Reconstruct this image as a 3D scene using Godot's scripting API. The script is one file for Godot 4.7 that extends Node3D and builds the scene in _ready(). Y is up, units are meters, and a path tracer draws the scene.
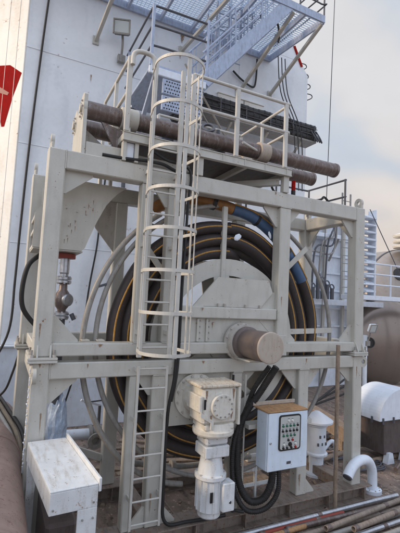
extends Node3D
# Hose reel in its steel frame on a ship's deck, superstructure behind. x runs along the frame, z towards the viewer.
var M := {}
var cache := {}
var used := {}
var rng := RandomNumberGenerator.new()

func _ready():
	rng.seed = 7
	setup_view()
	materials()
	setting()
	superstructure()
	walkway_and_stairs()
	background_right()
	reel_frame()
	reel_and_hose()
	rollers_and_platform()
	ladders()
	drive_and_cabinet()
	deck_things()
	clutter()

# ------------------------------------------------------------------ view, sky, sun
func setup_view():
	var cam := Camera3D.new(); cam.name = "camera"
	var yaw := deg_to_rad(26.0); var pit := deg_to_rad(4.7); var rol := deg_to_rad(2.8)
	var fwd := Vector3(sin(yaw) * cos(pit), sin(pit), -cos(yaw) * cos(pit))
	var rt := Vector3(cos(yaw), 0, sin(yaw)); var up := rt.cross(fwd)
	var r2 := rt * cos(rol) + up * sin(rol); var u2 := -rt * sin(rol) + up * cos(rol)
	add_child(cam)
	cam.transform = Transform3D(Basis(r2, u2, -fwd), Vector3(-0.36, 3.07, 4.9))
	cam.fov = 67.12; cam.near = 0.05; cam.far = 400.0; cam.current = true
	var sun := DirectionalLight3D.new(); sun.name = "sun"
	var sdir := Vector3(-0.90, 0.40, -0.10).normalized()
	add_child(sun); sun.look_at_from_position(sdir * 50.0, Vector3.ZERO, Vector3.UP)
	sun.light_energy = 0.7; sun.light_color = Color(1.0, 0.89, 0.75); sun.light_angular_distance = 6.0; sun.shadow_enabled = true
	var env := Environment.new()
	env.background_mode = Environment.BG_SKY
	var sky := Sky.new(); var pm := PanoramaSkyMaterial.new(); pm.panorama = ImageTexture.create_from_image(sky_image(sdir)); sky.sky_material = pm
	env.sky = sky; env.background_energy_multiplier = 1.0
	env.tonemap_mode = Environment.TONE_MAPPER_LINEAR; env.tonemap_exposure = 1.0
	env.sdfgi_enabled = true; env.ssao_enabled = true; env.ssil_enabled = true
	env.fog_enabled = true; env.fog_density = 0.0015; env.fog_light_color = Color(0.86, 0.84, 0.83)
	var we := WorldEnvironment.new(); we.name = "environment"; we.environment = env; add_child(we)

# hazy sky: thin cloud, warm towards the horizon, brighter round the low sun
func sky_image(sdir: Vector3) -> Image:
	var w := 512; var h := 256
	var img := Image.create(w, h, false, Image.FORMAT_RGBF)
	var n := FastNoiseLite.new(); n.seed = 5; n.frequency = 0.9; n.fractal_octaves = 5
	for j in h:
		var el := (0.5 - (j + 0.5) / h) * PI
		for i in w:
			var az := (i + 0.5) / w * TAU
			var d := Vector3(sin(az) * cos(el), sin(el), -cos(az) * cos(el))
			var y := maxf(d.y, 0.0)
			var clear := Vector3(0.95, 1.01, 1.15).lerp(Vector3(0.88, 1.02, 1.28), smoothstep(0.05, 0.7, y))
			var haze := Vector3(0.77, 0.67, 0.59).lerp(Vector3(0.70, 0.70, 0.72), smoothstep(0.0, 0.5, y))
			var q := d / (y + 0.25)
			var cl := n.get_noise_3d(q.x * 1.2, q.y, q.z * 2.6)
			var c2 := n.get_noise_3d(q.x * 3.1 + 9.0, q.y * 2.0, q.z * 4.0)
			haze = haze.lerp(Vector3(0.55, 0.645, 0.765), clampf(0.16 - (cl + 0.35 * c2) * 1.8, 0.0, 0.75) * smoothstep(0.14, 0.34, y))
			haze *= 1.02 + 0.14 * cl + 0.08 * c2
			var bank := smoothstep(-0.35, 0.45, -d.z + 0.25 * d.x - 0.8 * smoothstep(0.5, 1.0, y) + 0.12 * cl)
			var c := clear.lerp(haze, bank)
			var g := maxf(d.dot(sdir), 0.0)
			c += Vector3(1.0, 0.87, 0.70) * (0.35 * pow(g, 3.0) + 1.2 * pow(g, 24.0))
			if d.y < 0.0: c = Vector3(0.42, 0.44, 0.46)
			img.set_pixel(i, j, Color(c.x, c.y, c.z))
	return img

# ------------------------------------------------------------------ materials
func seam_noise(s: int, freq: float, w: int, h: int, oct := 4) -> Image:
	var n := FastNoiseLite.new(); n.seed = s; n.frequency = freq; n.fractal_octaves = oct
	var im := n.get_seamless_image(w, h); im.convert(Image.FORMAT_L8)
	return im
var N1: Image; var N2: Image; var N3: Image; var N4: Image

# colour sheet: mottled base, streaked dirt, sparse rust spots with a grain of their own
func sheet(base: Color, dirt: Color, dirt_amt: float, rust: Color, rust_amt: float, mottle := 0.05, px := 512) -> ImageTexture:
	var key := "sh%s%s%s%s%s%s" % [base, dirt, dirt_amt, rust, rust_amt, mottle]
	if cache.has(key): return cache[key]
	var img := Image.create(px, px, false, Image.FORMAT_RGB8)
	var a := N1.get_data(); var b := N2.get_data(); var s := N3.get_data(); var f := N4.get_data()
	var out := PackedByteArray(); out.resize(px * px * 3)
	for k in px * px:
		var v1 := a[k] / 255.0; var v2 := b[k] / 255.0; var v3 := s[k] / 255.0; var v4 := f[k] / 255.0
		var c := base * (1.0 + (v1 - 0.5) * 2.0 * mottle + (v4 - 0.5) * mottle)
		var d := clampf((v3 * 0.65 + v4 * 0.35 - 0.52) * 4.0, 0.0, 1.0) * dirt_amt
		c = c.lerp(dirt, d)
		var r := clampf((v2 * 0.62 + v4 * 0.38 - (0.80 - rust_amt)) * 14.0, 0.0, 1.0)
		c = c.lerp(rust * (0.7 + 0.6 * v4), r)
		out[k * 3] = int(clampf(c.r, 0, 1) * 255); out[k * 3 + 1] = int(clampf(c.g, 0, 1) * 255); out[k * 3 + 2] = int(clampf(c.b, 0, 1) * 255)
	img.set_data(px, px, false, Image.FORMAT_RGB8, out)
	var t := ImageTexture.create_from_image(img)
	cache[key] = t
	return t

func mat(tex: ImageTexture, rough: float, scale := 0.5, metal := 0.0, bump := 0.0) -> StandardMaterial3D:
	var m := StandardMaterial3D.new()
	m.albedo_texture = tex; m.roughness = rough; m.metallic = metal
	m.uv1_triplanar = true; m.uv1_world_triplanar = true; m.uv1_scale = Vector3.ONE * scale
	if bump > 0.0:
		m.heightmap_enabled = true; m.heightmap_texture = bump_tex; m.heightmap_scale = bump
	return m
func plain(c: Color, rough := 0.5, metal := 0.0) -> StandardMaterial3D:
	var m := StandardMaterial3D.new(); m.albedo_color = c; m.roughness = rough; m.metallic = metal
	return m
var bump_tex: ImageTexture

func materials():
	N1 = seam_noise(11, 0.012, 512, 512); N2 = seam_noise(23, 0.03, 512, 512, 5)
	N3 = seam_noise(31, 0.03, 512, 96); N3.resize(512, 512, Image.INTERPOLATE_CUBIC)
	N4 = seam_noise(47, 0.14, 512, 512, 3)
	bump_tex = ImageTexture.create_from_image(N4)
	var rust := Color(0.42, 0.25, 0.15); var dirt := Color(0.45, 0.40, 0.35)
	M.frame = mat(sheet(Color(0.745, 0.735, 0.70), dirt, 0.12, rust, 0.022, 0.03), 0.5, 0.45, 0.0, 0.03)
	M.frame_old = mat(sheet(Color(0.72, 0.70, 0.67), dirt, 0.3, rust, 0.06, 0.05), 0.6, 0.6, 0.0, 0.04)
	M.cage = mat(sheet(Color(0.765, 0.755, 0.725), dirt, 0.1, rust, 0.03, 0.03), 0.45, 0.7)
	M.wall = mat(sheet(Color(0.92, 0.93, 0.94), Color(0.70, 0.72, 0.75), 0.22, Color(0.55, 0.47, 0.42), 0.012, 0.025), 0.5, 0.11)
	M.wall.heightmap_enabled = true; M.wall.heightmap_texture = ImageTexture.create_from_image(N1); M.wall.heightmap_scale = 2.2
	M.white_warm = mat(sheet(Color(0.93, 0.92, 0.89), Color(0.70, 0.62, 0.52), 0.3, rust, 0.035, 0.025), 0.55, 0.16)
	M.white = mat(sheet(Color(0.88, 0.905, 0.94), Color(0.62, 0.60, 0.56), 0.12, rust, 0.02, 0.03), 0.42, 0.6, 0.0, 0.02)
	M.white_dirty = mat(sheet(Color(0.85, 0.86, 0.865), Color(0.56, 0.51, 0.44), 0.32, Color(0.52, 0.43, 0.35), 0.065, 0.04), 0.5, 0.7, 0.0, 0.03)
	M.gear = mat(sheet(Color(0.83, 0.815, 0.775), Color(0.58, 0.49, 0.39), 0.22, rust, 0.05, 0.04), 0.5, 1.2, 0.0, 0.04)
	M.cream_rust = mat(sheet(Color(0.83, 0.795, 0.73), Color(0.60, 0.45, 0.31), 0.5, Color(0.45, 0.30, 0.19), 0.12, 0.07), 0.7, 1.6, 0.0, 0.05)
	M.cabinet = mat(sheet(Color(0.835, 0.885, 0.935), Color(0.60, 0.60, 0.60), 0.10, rust, 0.02, 0.02), 0.38, 0.8)
	M.ochre = mat(sheet(Color(0.68, 0.52, 0.36), Color(0.42, 0.29, 0.18), 0.6, Color(0.62, 0.55, 0.45), 0.13, 0.10), 0.75, 1.6, 0.0, 0.08)
	M.pipe_tan = mat(sheet(Color(0.56, 0.51, 0.465), Color(0.38, 0.31, 0.26), 0.6, Color(0.36, 0.24, 0.17), 0.13, 0.08), 0.6, 1.1, 0.1, 0.05)
	M.steel_blue = mat(sheet(Color(0.66, 0.71, 0.80), Color(0.38, 0.40, 0.44), 0.3, rust, 0.06, 0.05), 0.45, 0.9)
	M.steel_dark = mat(sheet(Color(0.30, 0.31, 0.34), Color(0.2, 0.18, 0.17), 0.3, rust, 0.07, 0.08), 0.5, 1.2)
	M.galv = mat(sheet(Color(0.74, 0.81, 0.88), Color(0.45, 0.46, 0.48), 0.3, rust, 0.04, 0.08), 0.42, 1.2, 0.35)
	M.rust_pipe = mat(sheet(Color(0.42, 0.37, 0.35), Color(0.68, 0.66, 0.66), 0.6, Color(0.36, 0.25, 0.19), 0.15, 0.12), 0.38, 0.9, 0.45, 0.05)
	M.brown_pipe = mat(sheet(Color(0.58, 0.49, 0.45), Color(0.40, 0.33, 0.30), 0.4, Color(0.33, 0.21, 0.16), 0.12, 0.08), 0.6, 0.8, 0.0, 0.06)
	M.swivel = mat(sheet(Color(0.42, 0.375, 0.36), Color(0.36, 0.31, 0.29), 0.15, Color(0.6, 0.54, 0.50), 0.06, 0.06), 0.42, 1.0, 0.2, 0.03)
	M.swivel_cap = mat(sheet(Color(0.69, 0.645, 0.595), Color(0.55, 0.47, 0.40), 0.3, rust, 0.06, 0.03), 0.5, 1.0)
	M.hose = mat(sheet(Color(0.16, 0.125, 0.125), Color(0.25, 0.21, 0.20), 0.4, Color(0.40, 0.33, 0.30), 0.07, 0.10), 0.6, 1.4, 0.0, 0.06)
	M.stripe = mat(sheet(Color(0.70, 0.52, 0.22), Color(0.40, 0.28, 0.18), 0.6, Color(0.30, 0.20, 0.15), 0.13, 0.08), 0.65, 2.0)
	M.hose_blue = mat(sheet(Color(0.24, 0.36, 0.50), Color(0.30, 0.33, 0.38), 0.4, Color(0.14, 0.17, 0.22), 0.08, 0.08), 0.5, 1.5)
	M.hose_orange = mat(sheet(Color(0.60, 0.41, 0.18), Color(0.45, 0.27, 0.13), 0.5, Color(0.35, 0.2, 0.1), 0.09, 0.08), 0.55, 1.5)
	M.rubber = mat(sheet(Color(0.10, 0.098, 0.10), Color(0.22, 0.20, 0.19), 0.3, Color(0.28, 0.25, 0.23), 0.03, 0.10), 0.6, 1.8)
	M.grey_tube = mat(sheet(Color(0.58, 0.57, 0.55), Color(0.38, 0.34, 0.30), 0.4, rust, 0.09, 0.06), 0.45, 1.3)
	M.deck = mat(sheet(Color(0.50, 0.43, 0.385), Color(0.28, 0.235, 0.21), 0.8, Color(0.60, 0.53, 0.47), 0.17, 0.16), 0.8, 0.31, 0.0, 0.12)
	M.deck_steel = mat(sheet(Color(0.52, 0.47, 0.43), Color(0.30, 0.25, 0.22), 0.5, rust, 0.14, 0.08), 0.65, 0.8)
	M.wood = mat(sheet(Color(0.57, 0.50, 0.43), Color(0.36, 0.28, 0.22), 0.6, Color(0.30, 0.22, 0.17), 0.10, 0.10), 0.8, 1.5)
	M.red = mat(sheet(Color(0.60, 0.06, 0.04), Color(0.36, 0.05, 0.04), 0.35, Color(0.70, 0.40, 0.34), 0.03, 0.05), 0.5, 0.6)
	M.red.metallic_specular = 0.15; M.red.roughness = 0.85
	M.red_oxide = plain(Color(0.55, 0.22, 0.16), 0.6)
	M.tank = mat(sheet(Color(0.62, 0.59, 0.565), Color(0.42, 0.36, 0.32), 0.35, Color(0.36, 0.29, 0.25), 0.05, 0.04), 0.36, 0.06, 0.3)
	M.tank_low = mat(sheet(Color(0.56, 0.51, 0.475), Color(0.42, 0.36, 0.32), 0.25, Color(0.36, 0.29, 0.25), 0.04, 0.04), 0.3, 0.12, 0.6)
	M.dark_box = mat(sheet(Color(0.33, 0.29, 0.28), Color(0.22, 0.17, 0.15), 0.5, rust, 0.08, 0.08), 0.65, 1.0)
	M.black = plain(Color(0.05, 0.05, 0.055), 0.5)
	M.glass = plain(Color(0.75, 0.78, 0.78), 0.08)
	M.chrome = mat(sheet(Color(0.72, 0.73, 0.75), Color(0.45, 0.42, 0.40), 0.4, rust, 0.08, 0.06), 0.32, 1.6, 0.7)
	M.rope = mat(sheet(Color(0.52, 0.47, 0.40), Color(0.33, 0.28, 0.24), 0.5, rust, 0.05, 0.1), 0.85, 3.0)
	M.plastic = mat(sheet(Color(0.70, 0.77, 0.86), Color(0.5, 0.55, 0.62), 0.4, Color(0.85, 0.88, 0.9), 0.1, 0.1), 0.35, 2.0)

# ------------------------------------------------------------------ node helpers
func numbered(called: String) -> String:
	if not used.has(called):
		used[called] = 0
		return called
	used[called] += 1
	return "%s_%03d" % [called, used[called]]
func thing(called: String, at: Vector3, label: String, category: String, group := "") -> Node3D:
	var o := Node3D.new(); o.name = numbered(called); add_child(o); o.position = at
	o.set_meta("label", label); o.set_meta("category", category)
	if group != "": o.set_meta("group", group)
	return o
func put(parent: Node3D, called: String, mesh: Mesh, m: Material, xf: Transform3D) -> MeshInstance3D:
	var o := MeshInstance3D.new(); o.name = called; o.mesh = mesh; o.material_override = m
	parent.add_child(o, true); o.global_transform = xf
	return o
func solo(o: MeshInstance3D, label: String, category: String, group := ""):
	o.name = numbered(o.name)
	o.set_meta("label", label); o.set_meta("category", category)
	if group != "": o.set_meta("group", group)
func structure(o: Node3D):
	o.set_meta("kind", "structure")

func tri_out(st: SurfaceTool, a: Vector3, b: Vector3, c: Vector3, mid: Vector3):
	var n := (b - a).cross(c - a)
	if n.length() < 1e-12: return
	n = n.normalized()
	if n.dot((a + b + c) / 3.0 - mid) < 0.0:
		var t := b; b = c; c = t; n = -n
	st.set_normal(n); st.add_vertex(a); st.set_normal(n); st.add_vertex(c); st.set_normal(n); st.add_vertex(b)
func quad_out(st, a, b, c, d, mid):
	tri_out(st, a, b, c, mid); tri_out(st, a, c, d, mid)
func box_mesh(s: Vector3, bev: float) -> ArrayMesh:
	var key := "b%.3f,%.3f,%.3f,%.4f" % [s.x, s.y, s.z, bev]
	if cache.has(key): return cache[key]
	var st := SurfaceTool.new(); st.begin(Mesh.PRIMITIVE_TRIANGLES)
	var h := s * 0.5; var b := minf(bev, minf(h.x, minf(h.y, h.z)) * 0.6)
	var P := func(sg: Vector3, ax: int) -> Vector3:
		var v := sg * (h - Vector3(b, b, b)); v[ax] = sg[ax] * h[ax]
		return v
	for ax in 3:
		var u := (ax + 1) % 3; var w := (ax + 2) % 3
		for sg in [-1.0, 1.0]:
			var q := []
			for e in [[-1, -1], [1, -1], [1, 1], [-1, 1]]:
				var v := Vector3.ZERO; v[ax] = sg; v[u] = e[0]; v[w] = e[1]
				q.append(P.call(v, ax))
			quad_out(st, q[0], q[1], q[2], q[3], Vector3.ZERO)
			for s2 in [-1.0, 1.0]:
				var v1 := Vector3.ZERO; v1[ax] = sg; v1[u] = s2; v1[w] = -1
				var v2 := v1; v2[w] = 1
				quad_out(st, P.call(v1, ax), P.call(v2, ax), P.call(v2, u), P.call(v1, u), Vector3.ZERO)
	for x in [-1, 1]:
		for y in [-1, 1]:
			for z in [-1, 1]:
				var v := Vector3(x, y, z)
				tri_out(st, P.call(v, 0), P.call(v, 1), P.call(v, 2), Vector3.ZERO)
	var m := st.commit(); cache[key] = m
	return m
# box by its two corners
func bx(parent, called: String, a: Vector3, b: Vector3, m: Material, bev := 0.008) -> MeshInstance3D:
	return put(parent, called, box_mesh((b - a).abs(), bev), m, Transform3D(Basis(), (a + b) * 0.5))
# bar of width w (across) and height h between two points
func bar(parent, called: String, a: Vector3, b: Vector3, w: float, h: float, m: Material, up := Vector3.UP, bev := 0.004) -> MeshInstance3D:
	var x := (b - a).normalized(); var z := x.cross(up).normalized(); var y := z.cross(x)
	return put(parent, called, box_mesh(Vector3(a.distance_to(b), h, w), bev), m, Transform3D(Basis(x, y, z), (a + b) * 0.5))
func axis_basis(y: Vector3) -> Basis:
	y = y.normalized()
	var x := y.cross(Vector3(0, 0, 1) if absf(y.z) < 0.9 else Vector3(1, 0, 0)).normalized()
	return Basis(x, y, x.cross(y))
func tube_mesh(pts: PackedVector3Array, r: float, seg := 10, closed := false) -> ArrayMesh:
	var st := SurfaceTool.new(); st.begin(Mesh.PRIMITIVE_TRIANGLES)
	var n := pts.size(); var rings := []
	var prev := Vector3.ZERO
	for i in n:
		var a := pts[(i - 1 + n) % n] if (closed or i > 0) else pts[i]
		var b := pts[(i + 1) % n] if (closed or i < n - 1) else pts[i]
		var t := (b - a).normalized()
		var u := prev - t * prev.dot(t)
		if u.length() < 0.01: u = t.cross(Vector3(0.13, 0.2, 1.0) if absf(t.z) < 0.9 else Vector3(1, 0.1, 0))
		u = u.normalized(); prev = u
		var v := t.cross(u)
		var ring := []
		for k in seg:
			var an := TAU * k / seg
			ring.append(u * cos(an) + v * sin(an))
		rings.append(ring)
	var last := n if closed else n - 1
	for i in last:
		var j := (i + 1) % n
		for k in seg:
			var l := (k + 1) % seg
			var n0: Vector3 = rings[i][k]; var n1: Vector3 = rings[i][l]; var n2: Vector3 = rings[j][l]; var n3: Vector3 = rings[j][k]
			var p := [[n0, pts[i]], [n1, pts[i]], [n2, pts[j]], [n3, pts[j]]]
			for q in [0, 2, 1, 0, 3, 2]:
				st.set_normal(p[q][0]); st.add_vertex(p[q][1] + p[q][0] * r)
	if not closed:
		for e in [0, n - 1]:
			var t := (pts[0] - pts[1]).normalized() if e == 0 else (pts[n - 1] - pts[n - 2]).normalized()
			for k in seg:
				var l := (k + 1) % seg
				tri_out(st, pts[e], pts[e] + rings[e][k] * r, pts[e] + rings[e][l] * r, pts[e] - t)
	return st.commit()
# crumpled lump
func blob_mesh(h: Vector3, sd: int) -> ArrayMesh:
	var st := SurfaceTool.new(); st.begin(Mesh.PRIMITIVE_TRIANGLES)
	var n := FastNoiseLite.new(); n.seed = sd; n.frequency = 1.6; n.fractal_octaves = 3; n.noise_type = FastNoiseLite.TYPE_CELLULAR
	var U := 20; var V := 14
	var P := func(i: int, j: int) -> Vector3:
		var a := TAU * (i % U) / U; var b := PI * j / V
		var d := Vector3(cos(a) * sin(b), cos(b), sin(a) * sin(b))
		return d * (0.95 + 0.55 * n.get_noise_3dv(d * 1.3)) * h
	for i in U:
		for j in V:
			quad_out(st, P.call(i, j), P.call(i + 1, j), P.call(i + 1, j + 1), P.call(i, j + 1), Vector3.ZERO)
	return st.commit()
func tube(parent, called: String, pts, r: float, m: Material, seg := 10, closed := false) -> MeshInstance3D:
	var o: Vector3 = pts[0]
	var loc := PackedVector3Array()
	for p in pts: loc.append(p - o)
	return put(parent, called, tube_mesh(loc, r, seg, closed), m, Transform3D(Basis(), o))
func smooth(pts: Array, step := 8) -> Array:
	var c := Curve3D.new()
	for i in pts.size():
		var a: Vector3 = pts[maxi(i - 1, 0)]; var b: Vector3 = pts[mini(i + 1, pts.size() - 1)]
		var t := (b - a) / 6.0
		c.add_point(pts[i], -t, t)
	var out := []
	for i in pts.size() - 1:
		for k in step: out.append(c.sample(i, float(k) / step))
	out.append(pts[-1])
	return out
func rod_mesh(r: float, l: float, seg: int) -> ArrayMesh:
	var key := "r%.4f,%.3f,%d" % [r, l, seg]
	if not cache.has(key): cache[key] = lathe_mesh([[0, -l / 2], [r, -l / 2], [r, l / 2], [0, l / 2]], seg)
	return cache[key]
func rod(parent, called: String, a: Vector3, b: Vector3, r: float, m: Material, seg := 12) -> MeshInstance3D:
	return put(parent, called, rod_mesh(r, a.distance_to(b), seg), m, Transform3D(axis_basis(b - a), (a + b) * 0.5))
# profile [[radius, height], ...] turned about y, hard between profile segments, smooth around
func lathe_mesh(pf: Array, seg := 24, soft := false) -> ArrayMesh:
	var st := SurfaceTool.new(); st.begin(Mesh.PRIMITIVE_TRIANGLES)
	var nr := []
	for i in pf.size() - 1:
		var d := Vector2(pf[i + 1][0] - pf[i][0], pf[i + 1][1] - pf[i][1])
		nr.append(Vector2(d.y, -d.x).normalized())
	for i in pf.size() - 1:
		var na: Vector2 = nr[i]; var nb: Vector2 = nr[i]
		if soft:
			if i > 0: na = (nr[i] + nr[i - 1]).normalized()
			if i < nr.size() - 1: nb = (nr[i] + nr[i + 1]).normalized()
		for k in seg:
			var q := []
			for e in [[i, k, na], [i, k + 1, na], [i + 1, k + 1, nb], [i + 1, k, nb]]:
				var an: float = TAU * e[1] / seg; var c := cos(an); var s := sin(an)
				q.append([Vector3(e[2].x * c, e[2].y, e[2].x * s), Vector3(pf[e[0]][0] * c, pf[e[0]][1], pf[e[0]][0] * s)])
			for t in [[0, 1, 2], [0, 2, 3]]:
				var g: Vector3 = (q[t[1]][1] - q[t[0]][1]).cross(q[t[2]][1] - q[t[0]][1])
				if g.length() < 1e-10: continue
				var o: Array = t if g.dot(q[t[0]][0]) < 0.0 else [t[0], t[2], t[1]]
				for v in o:
					st.set_normal(q[v][0]); st.add_vertex(q[v][1])
	return st.commit()
func lathe(parent, called: String, base: Vector3, up: Vector3, pf: Array, m: Material, seg := 24, soft := false) -> MeshInstance3D:
	var key := "l%s%d%s" % [pf, seg, soft]
	if not cache.has(key): cache[key] = lathe_mesh(pf, seg, soft)
	return put(parent, called, cache[key], m, Transform3D(axis_basis(up), base))
# outline in the xy plane pushed back from z = 0 to z = -d
func prism_mesh(poly: PackedVector2Array, d: float) -> ArrayMesh:
	var key := "p%s%.3f" % [poly, d]
	if cache.has(key): return cache[key]
	var st := SurfaceTool.new(); st.begin(Mesh.PRIMITIVE_TRIANGLES)
	var id := Geometry2D.triangulate_polygon(poly)
	for k in range(0, id.size(), 3):
		for z in [0.0, -d]:
			var a := poly[id[k]]; var b := poly[id[k + 1]]; var c := poly[id[k + 2]]
			var mid := (a + b + c) / 3.0
			tri_out(st, Vector3(a.x, a.y, z), Vector3(b.x, b.y, z), Vector3(c.x, c.y, z), Vector3(mid.x, mid.y, -d / 2))
	var cw := Geometry2D.is_polygon_clockwise(poly)
	for k in poly.size():
		var a := poly[k]; var b := poly[(k + 1) % poly.size()]
		var e := b - a; var nn := Vector2(e.y, -e.x) * (-1.0 if cw else 1.0)
		var mid := Vector3((a.x + b.x) / 2 - nn.x, (a.y + b.y) / 2 - nn.y, -d / 2)
		quad_out(st, Vector3(a.x, a.y, 0), Vector3(b.x, b.y, 0), Vector3(b.x, b.y, -d), Vector3(a.x, a.y, -d), mid)
	var m := st.commit(); cache[key] = m
	return m
func prism(parent, called: String, pts: Array, zf: float, d: float, m: Material) -> MeshInstance3D:
	var o: Vector2 = pts[0]
	var p := PackedVector2Array()
	for v in pts: p.append((v - o).snapped(Vector2(0.0005, 0.0005)))
	return put(parent, called, prism_mesh(p, d), m, Transform3D(Basis(), Vector3(o.x, o.y, zf)))
# outline given in (z, y), pushed along +x from x0 by d
func prism_x(parent, called: String, pts: Array, x0: float, d: float, m: Material) -> MeshInstance3D:
	var o: Vector2 = pts[0]
	var p := PackedVector2Array()
	for v in pts: p.append(Vector2(-(v.x - o.x), v.y - o.y))
	return put(parent, called, prism_mesh(p, d), m, Transform3D(Basis(Vector3(0, 0, -1), Vector3(0, 1, 0), Vector3(1, 0, 0)), Vector3(x0 + d, o.y, o.x)))
# upright flat strap bent along a level path
func strap(parent, called: String, pts: Array, h: float, t: float, m: Material) -> MeshInstance3D:
	var o: Vector3 = pts[0]
	var st := SurfaceTool.new(); st.begin(Mesh.PRIMITIVE_TRIANGLES)
	var q := []
	for i in pts.size():
		var a: Vector3 = pts[maxi(i - 1, 0)]; var b: Vector3 = pts[mini(i + 1, pts.size() - 1)]
		var s := (b - a).cross(Vector3.UP).normalized() * t * 0.5
		var c: Vector3 = pts[i] - o
		var u := Vector3.UP * h * 0.5
		q.append([c - s - u, c + s - u, c + s + u, c - s + u])
	for i in q.size() - 1:
		var mid: Vector3 = (q[i][0] + q[i][2] + q[i + 1][0] + q[i + 1][2]) / 4.0
		for k in 4:
			quad_out(st, q[i][k], q[i][(k + 1) % 4], q[i + 1][(k + 1) % 4], q[i + 1][k], mid)
	for e in [0, q.size() - 1]:
		var f := 1 if e == 0 else q.size() - 2
		quad_out(st, q[e][0], q[e][1], q[e][2], q[e][3], (q[f][0] + q[f][2]) / 2.0)
	return put(parent, called, st.commit(), m, Transform3D(Basis(), o))
func arc(c: Vector2, r: float, a0: float, a1: float, z: float, n := 48) -> Array:
	var out := []
	for i in n + 1:
		var a := deg_to_rad(lerpf(a0, a1, float(i) / n))
		out.append(Vector3(c.x + r * cos(a), c.y + r * sin(a), z))
	return out
# a patch of rust with a ragged, grainy outline lying on a face
var stain_mats := []
func stain(parent, at: Vector3, w: float, h: float, nrm: Vector3):
	if stain_mats.is_empty():
		for k in 4:
			var im := Image.create(64, 128, false, Image.FORMAT_RGBA8)
			var n := FastNoiseLite.new(); n.seed = 60 + k; n.frequency = 0.09; n.fractal_octaves = 4
			var g := FastNoiseLite.new(); g.seed = 80 + k; g.frequency = 0.4
			for y in 128:
				for x in 64:
					var u := x / 63.0 - 0.5; var v := y / 127.0
					var body := 1.0 - pow(absf(u) * (2.2 + 3.0 * v), 2.0) - 0.9 * v * v - smoothstep(0.08, 0.0, v)
					var q := body * 0.55 + n.get_noise_2d(x * 1.6, y * 0.35) * 0.75 + g.get_noise_2d(x, y) * 0.35 - 0.22
					var e := g.get_noise_2d(x + 50, y * 0.6)
					var c := Color(0.50, 0.37, 0.27).lerp(Color(0.64, 0.54, 0.44), clampf(0.5 + e, 0, 1))
					c.a = 1.0 if q > 0.0 and body > 0.02 else 0.0
					im.set_pixel(x, y, c)
			var m := StandardMaterial3D.new(); m.albedo_texture = ImageTexture.create_from_image(im); m.roughness = 0.85
			m.transparency = BaseMaterial3D.TRANSPARENCY_ALPHA_SCISSOR; m.alpha_scissor_threshold = 0.5; m.cull_mode = BaseMaterial3D.CULL_DISABLED
			stain_mats.append(m)
	if not cache.has("quad"): 
		var qm := QuadMesh.new(); qm.size = Vector2.ONE; cache["quad"] = qm
	var z := nrm.normalized(); var x := Vector3.UP.cross(z)
	if x.length() < 0.01: x = Vector3(1, 0, 0)
	x = x.normalized(); var yb := z.cross(x)
	var o := put(parent, "rust_stain", cache["quad"], stain_mats[rng.randi() % 4], Transform3D(Basis(x * w, yb * h, z), at + z * 0.0015))
	return o
func bolt(parent, at: Vector3, out: Vector3, r := 0.014, m: Material = null):
	var k := lathe(parent, "bolt", at, out, [[0, -0.01], [r, -0.01], [r, 0.010], [r * 0.8, 0.014], [0, 0.014]], m if m else M.frame_old, 6)
	return k
func bolt_ring(parent, c: Vector3, out: Vector3, rad: float, n: int, r := 0.013, m: Material = null):
	var b := axis_basis(out)
	for i in n:
		var a := TAU * (i + 0.5) / n
		bolt(parent, c + b.x * cos(a) * rad + b.z * sin(a) * rad, out, r, m)

# ------------------------------------------------------------------ setting
func setting():
	var d := bx(self, "deck", Vector3(-60, -0.3, -90), Vector3(120, 0, 40), M.deck, 0.0)
	structure(d)
	# ship's side bulwark, out of frame, shading the low sun from the deck
	var bw := thing("side_bulwark", Vector3(-3.2, 0, -1), "tall grey ship side bulwark along the edge of the deck", "bulwark")
	bx(bw, "plate", Vector3(-3.26, 0, -7), Vector3(-3.2, 2.75, 9), M.frame_old)
	bx(bw, "cap_rail", Vector3(-3.36, 2.75, -7), Vector3(-3.1, 2.83, 9), M.frame_old)
	for k in 9: prism(bw, "stay", [Vector2(-3.2, 0), Vector2(-2.6, 0), Vector2(-3.15, 2.5), Vector2(-3.2, 2.5)], -6.5 + k * 1.8, 0.02, M.frame_old)
	# weld beads and plate laps of the deck
	for x in [-0.9, 2.1, 5.6, 8.6]:
		var w := bar(d, "weld_bead", Vector3(x, 0.003, -5), Vector3(x, 0.003, 5), 0.02, 0.012, M.deck_steel)
	for z in [-2.2, 1.3]:
		bar(d, "weld_bead", Vector3(-3, 0.0035, z), Vector3(14, 0.0035, z), 0.02, 0.012, M.deck_steel)

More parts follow.
